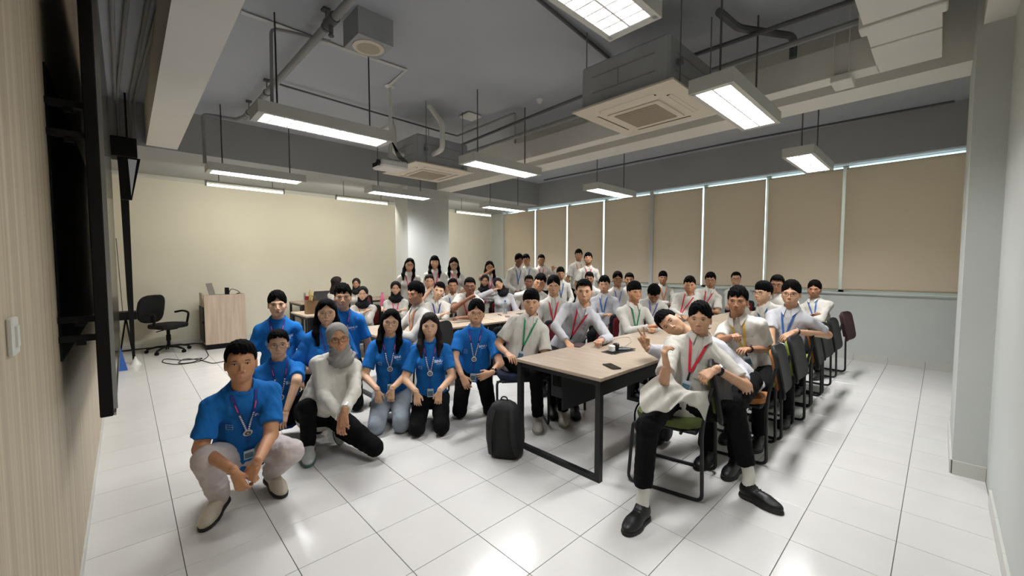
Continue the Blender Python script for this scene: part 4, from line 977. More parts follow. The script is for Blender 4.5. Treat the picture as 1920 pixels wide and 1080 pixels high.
    tint = {'7a523e': '744a40', '9c7155': '8f6150'}.get(sk, 'b37f6b')
    me = np_mesh('person', np.concatenate(V)-base, np.concatenate(Fq), [S_, mat('lips_'+tint, '#'+tint, .45)], np.concatenate(MI))
    root = link('person', me, None, base); tag(root, label, 'person', group)
    def child(name, vs, fs, m, par=root): return link(name, np_mesh(name, np.asarray(vs)-base, fs, m), par)
    def rig(name, mesh, pos, R_, par=root, s_=1.0):
        o = link(name, mesh, par); Mx = np.eye(4); Mx[:3, :3] = R_*s_; Mx[:3, 3] = np.asarray(pos)-base; o.matrix_local = Matrix(Mx.tolist()); return o
    hl = lambda x, y, z: Hc+HR@(np.array([x, y, z])*hs)
    # face parts
    if hair != 'faceless':
        for q_ in (-1, 1):
            tl = np.array(Matrix.Rotation(math.radians(q_*-10), 3, 'Z')); rig('eye', eye_mesh(), hl(q_*.031, .0715, .0005), HR@tl, s_=hs*1.12)
            if not hijab or True: rig('eyebrow', brow_mesh(), hl(q_*.031, .0775, .0195), HR@np.array(Matrix.Rotation(math.radians(q_*-14), 3, 'Z'))@np.diag([q_, 1, 1.]), s_=hs)
    if glasses: rig('glasses', glasses_mesh(glasses), hl(0, .093, -.002), HR, s_=hs)
    hm = m_hair if haircol is None else haircol
    if hijab:
        v_, f_ = hair_g('hijab', max(hh, .005)); child('headscarf', Hc+(v_*hs)@HR.T, f_, cloth('headscarf_'+hijab, hijab, .85, 400, .2))
    else:
        v_, f_ = hair_g(hair, max(hh*.95, .004))
        child('hair', Hc+(v_*hs)@HR.T, f_, hm)
    # shirt
    s = SD(); wd = (.143 if not fem else .128)*sc*(1+fat); fl = (tuple(fr), 1.42 if not fem else 1.35)
    s.cap(N-ax*.13, N-ax*TL*.55, wd, wd*.97, .04, fl); s.cap(N-ax*TL*.55, pel+ax*.04, wd*.95, wd*1.05*(1.02 if fem else 1), .05, (tuple(fr), 1.30)); s.cap(pel+ax*.05, pel-ax*.06, wd*1.06, wd*1.08, .04, (tuple(fr), 1.25))
    s.cap(sh['R']-ax*.012, sh['L']-ax*.012, .048*sc, .048*sc, .03); s.cap(N-ax*.012, sh['R'], .042, .046, .03); s.cap(N-ax*.012, sh['L'], .042, .046, .03)
    s.cap(N-ax*.05, N+ax*(.004 if shirt == 'blue' else .004), .070*sc, .064*sc, .03)
    if fem:
        for q_ in (-1, 1): s.ell(N-ax*.19+rr*q_*.065+fr*.075, (.065, .065, .06), .05)
    if fat > .1: s.ell(pel+ax*TL*.35+fr*.07, (.14*(1+fat), .14*(1+fat), .13), .06)
    sT = SD(); sT.p = list(s.p)
    for k in 'RL':
        S0, E0, W0 = sh[k], el[k], wr[k]
        if sleeve == 'long':
            s.cap(S0, E0, .051*sc, .046*sc, .025); s.fn(clipcap(E0, W0, .045*sc, .036*sc, W0-nz(W0-E0)*.012, nz(W0-E0)), .02, 1)
        else: s.fn(clipcap(S0, E0, .051*sc*(1+fat*.6), .062*sc*(1+fat*.6), S0+(E0-S0)*.74, nz(E0-S0)), .02, 1)
    if extra: extra(s, dict(N=N, pel=pel, ax=ax, fr=fr, rr=rr, sh=sh, el=el, wr=wr))
    s.cap(N+ax*.020+fr*.008, N+ax*.25+fr*.03, .0575*sc, .07*sc, .006, op=-1)
    s.plane(pel-ax*hem, -ax, .006)
    seed = len(PEOPLE)*7+3; amp = .0048 if near else .0060 if mid else .0065
    fs_ = lambda P: s(P)+fold(P-base.astype(F32), amp, 8.0 if near else 6.5, seed)
    pts = np.array([N, pel, *sh.values(), *(el.values()), *(wr.values() if sleeve == 'long' else el.values())]); lo, hi = pts.min(0)-.22, pts.max(0)+.20; lo[2] = max(lo[2], .02)
    vs, fc = nets(fs_, lo, hi, hb); so = child('shirt', vs, fc, SHIRT[shirt])
    fr_ = fr; ft = lambda P: sT(P)+fold(P-base.astype(F32), amp, 8.0 if near else 6.5, seed)
    # collar + placket for button shirts
    if shirt != 'blue' and not hijab:
        n = 22; vs = []; fcs = []
        for i in range(n+1):
            th = -math.pi/2+math.radians(22)+(2*math.pi-math.radians(44))*i/n; c, s2 = math.cos(th+math.pi), math.sin(th+math.pi)
            dip = .5+.5*s2; point = max(0, 1-min(i, n-i)/2.2)
            e = rr*math.cos(th)*1.0+fr_*math.sin(th)*-1.0
            fa = (math.sin(th)*-1+1)/2                                   # 1 at the front
            rin, rout = .060, .079; Nc = N+fr_*.010
            top = Nc+e*rin+ax*(.064-.050*fa); bot = Nc+e*(rout+.004*point)+ax*(.028-.052*fa-.030*point)+fr_*.016*fa
            vs += [top, bot, top+e*.0035, bot+e*.004]
        for i in range(n):
            o2 = i*4; fcs += [(o2, o2+4, o2+5, o2+1), (o2+2, o2+3, o2+7, o2+6), (o2, o2+2, o2+6, o2+4), (o2+1, o2+5, o2+7, o2+3)]
        fcs += [(0, 1, 3, 2), (n*4, n*4+2, n*4+3, n*4+1)]
        q_ = MB(); q_.add(np.array(vs)-base, fcs); q_.obj('collar', SHIRT[shirt], so, smooth=50)
        if mid:
            if pocket:
                p0 = march(ft, np.array([N-ax*.165-rr*.085]), fr_)[0]+fr_*.006; q_ = MB(); q_.tube([p0-base, p0-ax*.035-base], .003, 6); q_.obj('pen', m_black, so)
            vs, fcs = ribbon(ft, np.array([N-ax*.07, N-ax*(TL+.02)]), .026, fr_, .0025); q_ = MB(); q_.add(vs-base, fcs); q_.obj('placket', SHIRT[shirt], so, smooth=50)
        if pocket or near:
            c0 = N-ax*.17-rr*.07; vs, fcs = ribbon(ft, np.array([c0, c0-ax*.10]), .085, fr_, .003); q_ = MB(); q_.add(vs-base, fcs); q_.obj('pocket', SHIRT[shirt], so, smooth=50)
    # trousers
    kn, an = {}, {}
    for k in 'RL':
        sg = 1 if k == 'R' else -1; hip = pel+rr*sg*.085*sc-ax*.02; l = .40*sc
        if 'K'+k in J: K_ = np.array(J['K'+k], float)
        elif pose == 'sit': K_ = hip+fw*l+rt*sg*.03; K_[2] = .50
        elif pose == 'stand': K_ = hip-up*(pz*.46)+fw*.02
        elif pose in ('seiza', 'kneel'): K_ = hip+fw*(.40 if pose == 'seiza' else .12)+rt*sg*.02; K_[2] = .075
        else: K_ = hip+fw*.32+rt*sg*.10; K_[2] = .42
        if 'A'+k in J: A_ = np.array(J['A'+k], float)
        elif pose == 'sit': A_ = K_-fw*.03; A_[2] = .10
        elif pose == 'stand': A_ = np.array([K_[0], K_[1], .09])
        elif pose in ('seiza', 'kneel'): A_ = K_-fw*.39; A_[2] = .11
        else: A_ = K_-fw*.22; A_[2] = .12
        kn[k], an[k] = K_, A_
    if legs:
        t = SD(); t.ell(pel-ax*.01, (.150*sc*(1+fat), .150*sc*(1+fat)*.85, .12*sc), .04, R=np.stack([rr, fr, ax], 1).astype(F32))
        jf = 1.12 if trousers in ('jeans', 'cream') else 1.0
        for k in 'RL':
            sg = 1 if k == 'R' else -1; hip = pel+rr*sg*.085*sc-ax*.02
            t.cap(hip, kn[k], .088*sc*jf*(1+fat*.7), .064*sc*jf, .03); a_ = nz(an[k]-kn[k])
            t.fn(clipcap(kn[k], an[k]+a_*.03, .062*sc*jf, .050*sc*jf, an[k]-a_*(.0 if not socks else .06), a_), .02, 1)
        t.plane((0, 0, .002), (0, 0, -1), .006)
        pts = np.array([pel, *kn.values(), *an.values()]); lo, hi = pts.min(0)-.16, pts.max(0)+.16; lo[2] = max(lo[2], -.03)
        vs, fc = nets(lambda P: t(P)+fold(P-base.astype(F32),   .0045, 7, seed+1, (1, 1, 1)), lo, hi, hb if near else hb*1.15)
        child('trousers', vs, fc, {'jeans': JEANS, 'cream': CREAM}.get(trousers, BLACKT))
        for k in 'RL':
            fdir = np.array(J.get('T'+k, fw), float); fdir[2] = 0; fdir = nz(fdir); pit = J.get('Q'+k, 0 if pose in ('sit', 'stand') else (72 if pose in ('seiza', 'kneel') else 12))
            sx = np.cross(fdir, up); R_ = np.stack([sx, fdir, up], 1)@np.array(Matrix.Rotation(math.radians(-pit), 3, 'X'))
            sm_, so_ = shoe_meshes(.0065 if near else .010, shoes[0], shoes[1], shoes[2])
            # lowest point of the shoe on the floor
            gp = shoe_g(.0065 if near else .010, shoes[0])[1][0]@R_.T*sc; pos = np.array([an[k][0], an[k][1], 0]); off = R_@np.array([0, 0, .09])*sc; pos = an[k]-off; pos[2] = -gp[:, 2].min()+.001
            if J.get('air'+k): pos[2] = an[k][2]-.09
            so2 = rig('shoe', sm_, pos, R_, s_=sc); l2 = link('sole', so_, so2)
            if socks:
                q_ = MB(); a_ = nz(an[k]-kn[k]); q_.tube([an[k]-a_*.11-base, an[k]-a_*.0-base, pos+R_@np.array([0, 0, .06])-base], [.038*sc, .036*sc, .038*sc], 12); q_.obj('sock', mat('sock_'+socks, '#'+socks, .9, bump=.2, bscale=300), root, smooth=50)
    # vest
    if vest: pass
    # lanyard
    if lan:
        m_ = LAN[lan]; c1 = N-ax*lanlow; q_ = MB(); n0 = .062
        for sg in (-1, 1):
            st = N+rr*sg*n0+ax*.005+fr*.0; vs, fcs = ribbon(ft, np.array([st, c1+rr*sg*.004]), .017, fr_, .005); q_.add(vs-base, fcs)
        lo_ = q_.obj('lanyard', m_, root, smooth=50)
        q_ = MB(); vs, fcs = ribbon(ft, np.array([c1, c1-ax*.07]), .014, fr_, .0055); q_.add(vs-base, fcs); q_.obj('clip_strap', mat('clip_black', '#15161a', .5) if lan != 'navy' else m_, lo_, smooth=50)
        if printed:
            # pink flashes and white lettering on the straps, a round badge and a card
            q_ = MB()
            for sg in (-1, 1):
                a_ = N+rr*sg*n0; dd = (c1+rr*sg*.004)-a_
                for t0, t1 in ((.18, .34),): vs, fcs = ribbon(ft, np.array([a_+dd*t0, a_+dd*t1]), .006, fr_, .0075); q_.add(vs-base, fcs)
            q_.obj('pink_flash', m_pinkp, lo_)
            q_ = MB()
            for sg in (-1, 1):
                a_ = N+rr*sg*n0; dd = (c1+rr*sg*.004)-a_
                for z_ in np.linspace(.45, .92, 9): vs, fcs = ribbon(ft, np.array([a_+dd*z_, a_+dd*(z_+.032)]), .009, fr_, .0075); q_.add(vs-base, fcs)
            q_.obj('strap_lettering', m_print, lo_)['kind'] = 'stuff'
            bp = march(ft, np.array([c1-ax*.012]), fr_)[0]+fr_*.008
            q_ = MB(); q_.lathe([(.0, 0), (.024, 0), (.026, .003), (.024, .006), (.0, .006)], 24); q2 = MB(); q2.lathe([(0, .0061), (.016, .0061), (.016, .0075), (0, .0075)], 20); q3 = MB(); q3.lathe([(0, .0076), (.008, .0076), (.006, .0085), (0, .0088)], 12)
            Rb = np.stack([-rr, ax, fr], 1); bo = rig('round_badge', cached('bdg', lambda: q_.mesh('round_badge', m_badge, 40)), bp, Rb, lo_)
            rig('badge_ring', cached('bd2', lambda: q2.mesh('badge_ring', mat('badge_dark', '#2b3b40', .4), 40)), bp, Rb, lo_)
            rig('badge_centre', cached('bd3', lambda: q3.mesh('badge_centre', mat('badge_skin', '#c9a58f', .5), 40)), bp, Rb, lo_)
            vs, fcs = ribbon(ft, np.array([c1-ax*.07, c1-ax*.17]), .006, fr_, .006); q_ = MB(); q_.add(vs-base, fcs); q_.obj('card_cord', m_, lo_)
            card_z = c1-ax*.20
        else: card_z = c1-ax*.10
        if mid:
            cp = march(ft, np.array([card_z]), fr_)[0]+fr_*.012; Rb = np.stack([-rr, ax, fr], 1)
            def cd():
                q_ = MB(); q_.box(-.028, -.042, 0, .028, .042, .004, b=.0015); return q_.mesh('id_card', m_card)
            def cd2():
                q_ = MB(); q_.box(-.023, -.03, .004, .023, .02, .0046); return q_.mesh('card_print', m_cardd)
            rig('id_card', cached('card', cd), cp, Rb, lo_); rig('card_print', cached('card2', cd2), cp, Rb, lo_)
    if shirt == 'blue':
        q_ = MB(); pts = []
        for i in range(28):
            th = 2*math.pi*i/28; c, s2 = math.cos(th), math.sin(th); pts.append(N+fr_*(.010+.059*s2)+rr*.059*c+ax*(.016-.014*s2)-base)
        q_.tube(pts, .006, 8, closed=True, flat=1.5); q_.obj('neck_rib', SHIRT['blue'], so, smooth=True)
    if printed:
        for txt, size, cx, cz in (('BINUS', .030, -.086, .165), ('SINCE 1981', .009, -.086, .180)):
            v_, f2 = text_verts(txt, size); P3 = N-ax*cz+rr*cx-np.outer(v_[:, 0]*1.1, rr)+np.outer(v_[:, 1], ax)
            S3 = march(ft, P3, fr_)+fr_*.0035; q_ = MB(); q_.add(S3-base, f2); q_.obj('shirt_lettering', m_print, so)
        q_ = MB(); c0 = N-ax*.215+rr*.085
        for dx, dz, ww, hh_ in ((-.014, .014, .003, .034), (.016, .014, .003, .034)):
            vs, fcs = ribbon(ft, np.array([c0+rr*dx+ax*.02, c0+rr*dx-ax*.016]), .003, fr_, .0035); q_.add(vs-base, fcs)
        for dz in (.02, .003, -.014):
            vs, fcs = ribbon(ft, np.array([c0-rr*.014+ax*dz, c0+rr*.016+ax*dz]), .003, fr_, .0035); q_.add(vs-base, fcs)
        q_.obj('chest_emblem', mat('light_blue_print', '#8fb3da', .7), so)['kind'] = 'stuff'
    if watch:
        a_ = nz(wr[watch]-el[watch]); p0 = wr[watch]-a_*.03; q_ = MB(); q_.tube([p0-a_*.011-base, p0+a_*.011-base], .030*sc, 14)
        dn = nz(np.array(J.get('D'+watch, up), float)); dn = nz(dn-a_*(dn@a_)); wo = q_.obj('watch', m_black, root, smooth=40)
        q_ = MB(); R_ = np.stack([np.cross(a_, dn), a_, dn], 1); q_.box(-.016, -.019, .027, .016, .019, .038, b=.004); rig('watch_case', q_.mesh('watch_case', m_chrome), p0, R_, wo)
        q_ = MB(); q_.box(-.013, -.016, .038, .013, .016, .0395, b=.0005); rig('watch_face', q_.mesh('watch_face', m_gloss), p0, R_, wo)
    if pose == 'sit' and chaircol:
        cf = fw if ch_rz is None else rotz(tocam, ch_rz); cx, cy = pel[0]+cf[0]*(.04+ch_off[0]), pel[1]+cf[1]*(.04+ch_off[0])
        chair(cx, cy, math.degrees(math.atan2(-cf[0], cf[1])), chaircol, 'black framed %s chair under the %s' % ({'lime': 'light green', 'navy': 'dark blue'}.get(chaircol, chaircol), ' '.join(label.replace('person', 'one').split()[:9])))
    PEOPLE.append(root); return dict(root=root, N=N, pel=pel, sh=sh, el=el, wr=wr, fr=fr, ax=ax, rr=rr, sd=fs_, Hc=Hc, HR=HR)
# ================================================================== THE PEOPLE
A_ = lambda u, v, d: atd(u, v, d)
def AZ(u, v, z): return hit(u, v, 2, z)
DK = '7a523e'; MD = '9c7155'; LT = 'cda486'
hdir = np.array([-.725, .688, 0])
# chairs along the right aisle
for x, y, rz, c, l in ((-1.25, 2.75, 101, 'green', 'green seated black chair nearest the camera, turned in the right aisle'),
                       (-1.10, 3.60, 97, 'orange', 'orange seated chair second from the camera along the right aisle'),
                       (-1.12, 4.20, 92, 'lime', 'light green seated chair third from the camera along the right aisle'),
                       (-1.10, 4.86, 95, 'orange', 'orange backed chair under the man with the blue lanyard and outstretched arm'),
                       (-1.12, 5.42, 90, 'lime', 'light green chair fifth from the camera along the right aisle'),
                       (-1.12, 6.0, 90, 'lime', 'light green chair sixth from the camera along the right aisle'),
                       (-1.12, 7.0, 86, 'maroon', 'dark maroon chair last along the right aisle by the window wall')):
    chair(x, y, rz, c, l)
BL = dict(shirt='blue', lan='navy', printed=True)
# ---- blue shirts in front
person('person squatting in front in a blue t-shirt and pale trousers, hands clasped', 452, 680, 2.38, 'squat', yaw=8, hy=0, hp=4, hair='short', sk='b58463', trousers='cream',
       shoes=('sneaker', 'b9b0a0', '1d1c1c'), fat=.06, hsc=1.0, J=dict(pel=A_(458, 838, 2.68), ER=A_(376, 842, 2.30), WR=A_(440, 884, 2.14), EL=A_(508, 815, 2.42), WL=A_(482, 868, 2.16),
       KR=A_(388, 862, 2.26), AR=np.array([-2.93, .36, .11]), KL=A_(545, 848, 2.48), AL=np.array([-3.02, .66, .12]), FR=(.35, .25, -.9), FL=(-.25, -.35, -.9), DR=(.6, -.6, .2), DL=(.6, -.6, .2), TR=(.75, -.5, 0), TL=(.9, .1, 0)), handR='hold', handL='hold', lanlow=.26, **BL)
person('person kneeling upright in a blue t-shirt in front of the lectern', 520, 571, 3.95, 'kneel', yaw=-5, hy=0, hair='curtain', sk=LT, armL='down', armR='down', **BL)
person('person in blue with big round glasses crouching behind the squatting man', 522, 645, 3.35, 'squat', yaw=0, hair='bun', fem=True, sk=LT, glasses='round', smile=.5,
       J=dict(pel=A_(528, 775, 3.5), EL=A_(556, 715, 3.25), WL=A_(537, 770, 3.12), ER=A_(492, 725, 3.3), WR=A_(505, 765, 3.15)), **BL)
person('person with very long black hair and thin glasses in blue behind the grey headscarf', 612, 586, 3.62, 'kneel', yaw=6, hair='long', fem=True, sk=LT, glasses='thin', fat=.22, wide=.12, armL='down', armR='front', shirt='blue', lan='navy')
person('person in blue kneeling upright behind the long haired one, before the tables', 643, 557, 4.1, 'kneel', yaw=0, hair='mess', sk='bd9274', armL='down', armR='down', **BL)
person('person in a grey headscarf, dark glasses and white blouse kneeling on one knee', 634, 634, 3.1, 'squat', yaw=14, hy=8, hr=7, fem=True, smile=1, glasses='square', hijab='8f8b87', sk='b58463', shirt='blouse', sleeve='long', trousers=None,
       shoes=('sneaker', 'a9aba6', '3f5f5a'), sc=1.0, fat=.12, hem=.13, J=dict(pel=A_(598, 768, 3.28), KR=A_(577, 764, 3.02), AR=np.array([-3.32, .98, .11]), KL=np.array([-2.93, 1.33, .10]), AL=np.array([-3.36, 1.24, .12]),
       ER=A_(606, 738, 3.02), WR=A_(640, 783, 2.84), EL=A_(664, 735, 2.98), WL=A_(646, 770, 2.80), FR=(.1, -.1, -1), FL=(0, -.05, -1), DR=(.7, -.6, 0), DL=(.7, -.6, 0), TR=(.9, -.3, 0), QL=70), watch='L')
person('person kneeling in a blue t-shirt and pale jeans with round glasses', 733, 604, 3.80, 'seiza', yaw=-4, hr=-5, hair='long', fem=True, sk=LT, glasses='round', smile=.7, trousers='jeans', lean=.12,
       J=dict(WR=A_(708, 731, 3.60), WL=A_(735, 729, 3.56), FR=(.1, 0, -1), FL=(-.1, -.1, -1), DR=(.7, -.6, .1), DL=(.7, -.6, .1)), **BL)
person('person kneeling in a blue t-shirt and black trousers with long loose dark brown hair', 806, 611, 3.76, 'seiza', yaw=-3, hair='long', fem=True, sk=LT, smile=1, lean=.10, haircol=m_hairb,
       J=dict(WR=A_(781, 735, 3.52), WL=A_(824, 733, 3.50), FR=(.1, 0, -1), FL=(-.1, -.1, -1), DR=(.7, -.6, .1), DL=(.7, -.6, .1)), **BL)
person('person kneeling upright in blue with clear glasses beside the navy chair', 893, 587, 3.95, 'kneel', yaw=0, hr=-3, hair='curtain', sk='bd9274', glasses='thin',
       J=dict(pel=np.array([-3.22, 2.52, .46]), ER=A_(852, 672, 3.85), WR=A_(866, 704, 3.66), EL=A_(938, 682, 3.80), WL=A_(921, 699, 3.60), FR=(.4, .2, -.8), FL=(-.5, -.5, -.3), DR=(.7, -.6, .1), DL=(.7, -.6, .1), KR=np.array([-3.16, 2.30, .08]), KL=np.array([-3.0, 2.55, .08])), watch='L', **BL)
# ---- first table
person('person in a short sleeved white shirt with a green lanyard at the near table end', 996, 567, 3.95, 'sit', yaw=0, hair='fringe', lan='green', chaircol='navy', ch_rz=12, fat=.08, J=dict(pel=np.array([-2.82, 2.76, .54]), KR=np.array([-2.45, 2.62, .52]), KL=np.array([-2.40, 2.88, .52]), AR=np.array([-2.52, 2.72, .11]), AL=np.array([-2.45, 3.0, .11])), shoes=('sneaker', 'b8b2a8', '8f8a80'), sk='bd9274')
person('person with a red lanyard and flat-top hair holding a phone at the near table', 1095, 547, 4.12, 'sit', yaw=6, hy=0, hair='crew', lan='red', sleeve='long', shirt='cool', sk='bd9274', smile=.6, pocket=True, chaircol='red', ch_rz=0, lanlow=.30,
       J=dict(pel=np.array([-2.80, 3.42, .55]), WR=A_(1062, 640, 3.85), WL=A_(1128, 638, 3.80), PL=(.5, .5, -.7), PR=(-.3, -.8, -.5)), handL='hold', handR='flat')
person('person with a green lanyard resting a fist on the table, looking right', 1190, 548, 4.88, 'sit', yaw=25, hy=28, hair='fringe', lan='green', sleeve='long', sk='b58463', chaircol='red', ch_rz=10, armR='cross', armL='table', handL='fist', handR='fist')
person('person leaning sideways over the table making a peace sign', 1258, 606, 3.2, 'sit', yaw=-25, hy=-10, hr=58, hair='short', sleeve='long', shirt='cool', sk='bd9274', chaircol=None,
       J=dict(N=A_(1312, 640, 3.35), pel=np.array([-1.08, 3.52, .54]), SR=A_(1278, 648, 3.22), SL=A_(1345, 660, 3.45), ER=A_(1238, 660, 3.02), WR=A_(1213, 652, 3.02), FR=(-.3, -.25, .8), DR=(-.725, .688, 0)), handR='peace')
g5 = person('person in the front green chair with a red lanyard and wristwatch, facing the camera', 1312, 598, 2.78, 'sit', yaw=0, hy=-5, hair='curtain', lan='red', sk='bd9274', smile=.3, chaircol=None, lanlow=.24, hem=.10, socks='d9d6cf',
       shoes=('loafer', '0c0c0d', '1a1917'), J=dict(pel=np.array([-1.21, 2.76, .55]), KR=A_(1214, 800, 2.40), AR=A_(1205, 930, 2.38), KL=A_(1378, 772, 2.62), AL=A_(1404, 888, 2.60), ER=A_(1243, 722, 2.50), WR=A_(1250, 688, 2.34), EL=A_(1398, 724, 2.62), WL=A_(1342, 692, 2.52),
       FR=(-.15, -.1, 1), DR=(-.69, -.72, 0), FL=A_(1318, 706, 2.52)-A_(1342, 690, 2.54), DL=(.3, -.3, 1), TR=(.05, -1, 0), TL=(.8, -.2, 0)), handR='hold', handL='hold', watch='L', pocket=True, hsc=.90)
def curve(pts, s_):
    k = min(int(s_*(len(pts)-1)), len(pts)-2); f = s_*(len(pts)-1)-k; P = [A_(*p) for p in pts]; P = [P[0]]+P+[P[-1]]
    p0, p1, p2, p3 = P[k:k+4]; return .5*((2*p1)+(-p0+p2)*f+(2*p0-5*p1+4*p2-p3)*f*f+(-p0+3*p1-3*p2+p3)*f**3)
T1 = [(1258, 700, 2.52), (1275, 722, 2.50), (1305, 735, 2.52), (1340, 730, 2.58)]
H1 = [(1200, 732, 2.42), (1203, 766, 2.36), (1245, 770, 2.34), (1290, 752, 2.40), (1322, 786, 2.46)]
vs = []; fs = []; nu, nv = 36, 14
for k in range(2):
    for i in range(nu+1):
        s_ = i/nu; a, b = curve(T1, s_), curve(H1, s_)
        for j in range(nv+1):
            t_ = j/nv; p = a+(b-a)*t_+np.array([.2, -.35, .9])*(.035*math.sin(math.pi*t_)+.010*math.sin(9*s_*math.pi+2*t_)*t_+.004*math.sin(23*s_+5*t_)); vs.append(p-np.array([0, 0, .006*k]))
m_ = (nu+1)*(nv+1)
for i in range(nu):
    for j in range(nv):
        o = i*(nv+1)+j; fs += [(o, o+1, o+nv+2, o+nv+1), (m_+o, m_+o+nv+1, m_+o+nv+2, m_+o+1)]
for i in range(nu): o = i*(nv+1)+nv; fs += [(o, o+m_, o+m_+nv+1, o+nv+1)]; o = i*(nv+1); fs += [(o, o+nv+1, o+m_+nv+1, o+m_)]
for j in range(nv): fs += [(j, j+m_, j+m_+1, j+1)]; o = nu*(nv+1)+j; fs += [(o, o+1, o+m_+1, o+m_)]
q = MB(); q.add(np.array(vs)-np.array(g5['root'].location), fs); q.obj('shirt_tail', SHIRT['white'], g5['root'], smooth=60)
person('person holding a yellow lanyard, curly hair and wristwatch in the right aisle', 1383, 565, 3.62, 'sit', yaw=-14, hy=-8, hair='mess', lan='yellow', sk=MD, smile=.5, chaircol=None, J=dict(pel=np.array([-1.12, 4.1, .55]), ER=A_(1350, 640, 3.5), WR=A_(1368, 632, 3.32), EL=A_(1440, 655, 3.62), WL=A_(1402, 655, 3.36)), handR='hold', watch='L', pocket=True)
person('person with a bowl haircut and dark glasses looking left by the aisle', 1430, 549, 4.55, 'sit', yaw=-35, hy=-38, hair='fringe', glasses='square', lan='bluel', sk=LT, chaircol=None, J=dict(pel=np.array([-1.15, 5.3, .55])), wide=.08)
person('person with a blue lanyard and dark glasses, arm stretched over a chair back', 1483, 551, 3.98, 'sit', yaw=-12, hy=-8, hair='curtain', glasses='square', lan='bluel', sk='bd9274', shirt='cool', chaircol=None, J=dict(pel=np.array([-1.06, 4.82, .55]), EL=A_(1552, 628, 4.0), WL=A_(1490, 622, 3.72), FL=(-.7, -.5, -.5), DL=(.3, -.3, 1), WR=A_(1450, 660, 3.8)), watch='L')
person('person half hidden behind the man with the blue lanyard', 1457, 534, 5.35, 'sit', yaw=-20, hair='short', glasses='square', sk=MD, chaircol=None, J=dict(pel=np.array([-1.15, 6.0, .55])), sleeve='long')
person('person with a blue lanyard seated last in the right aisle by the wall', 1527, 543, 5.75, 'sit', yaw=-18, hy=-8, hair='curtain', lan='bluel', sk=MD, sleeve='long', chaircol=None, J=dict(pel=np.array([-1.13, 6.98, .55])), armL='cross', armR='cross')
# ---- between the first table and the windows
person('person bowing the head over the table with a purple lanyard', 1226, 551, 5.45, 'sit', yaw=10, hp=-45, hair='mess', lan='purple', sleeve='long', sk=MD, armL='table', armR='table', J=dict(pel=np.array([-2.78, 5.2, .55])))
person('person with full wavy hair, round face and a red lanyard right of the bowed head', 1293, 535, 6.0, 'sit', yaw=0, hair='mess', lan='red', sleeve='long', sk='b58463', fat=.15, wide=.14, J=dict(pel=np.array([-2.78, 6.05, .55])), armL='table', armR='table')
person('person in glasses with a red lanyard holding a dark phone by the sill', 1332, 526, 6.65, 'sit', yaw=0, hair='mess', glasses='square', lan='red', sk=MD, J=dict(pel=np.array([-2.78, 6.95, .55])), armL='cross', armR='table')
person('person with cropped hair and glasses under the widest blinds by the sill', 1380, 523, 7.3, 'sit', yaw=5, hair='crew', glasses='square', sk='bd9274', sleeve='long', armL='cross', armR='cross', J=dict(pel=np.array([-2.4, 7.85, .56])))
person('person with an orange lanyard leaning by the window sill alone', 1243, 521, 7.8, 'sit', yaw=15, hair='fringe', lan='orange', sk=MD, sleeve='long', armL='table', armR='cross')
person('person in glasses with parted hair leaning forward beside the window wall', 1158, 524, 6.7, 'sit', yaw=10, hair='curtain', glasses='square', lan='purple', sk=MD, sleeve='long', armR='table')
person('person half hidden behind the green lanyard man, only hair and eyes showing', 1180, 525, 7.3, 'sit', yaw=0, hair='short', sk=MD, sleeve='long')
person('person with a blue lanyard and pale blue shirt right of the flat-top man', 1133, 534, 6.0, 'sit', yaw=-10, hair='mess', lan='bluel', shirt='cool', sleeve='long', sk='bd9274', armR='cross')
person('person peeking from behind the flat-top hair of the red lanyard man', 1105, 523, 7.4, 'sit', yaw=0, hair='short', sk=MD, sleeve='long')
person('person with a fringe leaning low in front of the standing pair', 1051, 513, 8.0, 'sit', yaw=10, hair='fringe', sk=MD, lan='bluel', sleeve='long', hz=.62)
person('person with a red lanyard and glasses, left arm stretched along the chairs', 1038, 537, 5.0, 'sit', yaw=0, hair='curtain', glasses='thin', lan='red', sk='bd9274', sleeve='long', armL='front', J=dict(EL=A_(1070, 580, 5.0), WL=A_(1078, 600, 4.85)))
person('person with a round face and glasses tilting the head near the table', 1012, 531, 5.65, 'sit', yaw=-10, hr=-12, hair='mess', glasses='round', sleeve='long', sk='b58463', fat=.15, wide=.16, smile=.5, armR='cheek')
person('person mostly hidden behind the round faced one', 992, 529, 7.4, 'sit', yaw=0, hair='crew', sk=DK, sleeve='long')
# ---- standing at the windows
person('tallest person standing with an orange lanyard before the blinds', 1085, 479, 8.8, 'stand', yaw=10, hair='mess', lan='orange', sk=MD, armL='down', armR='down')
person('person with a raised chin and red lanyard standing in front of the tallest one', 1103, 486, 8.15, 'stand', yaw=5, hp=12, hair='mess', lan='red', sk=MD, armL='down', armR='down')
person('person standing bent forward with a blue lanyard at the blind edge', 973, 488, 8.2, 'stand', yaw=15, hy=20, hp=-12, hair='curtain', lan='bluel', sk=DK, sleeve='long', armL='front', armR='front', lean=.15)
person('person standing close behind the bent one, smiling sideways', 987, 488, 8.8, 'stand', yaw=0, hr=8, hair='mess', lan='bluel', sk=MD, sleeve='long', armL='down', armR='down')
person('person giving two thumbs up before the second window blind', 1015, 488, 9.1, 'stand', yaw=0, hair='short', lan='red', sk=MD, sleeve='long', armL='up', armR='up', handL='thumb', handR='thumb', J=dict(FL=(0, 0, 1), FR=(0, 0, 1)))
person('person standing with a hand over the face at the corner wall', 918, 501, 7.9, 'stand', yaw=10, hair='long', fem=True, sk=MD, lan='pink', armR='face', armL='down')
person('person with long hair and glasses looking down right of the column', 851, 495, 7.55, 'stand', yaw=10, hp=-15, hair='long', fem=True, glasses='square', lan='pink', sk='bd9274', armL='front', armR='front')
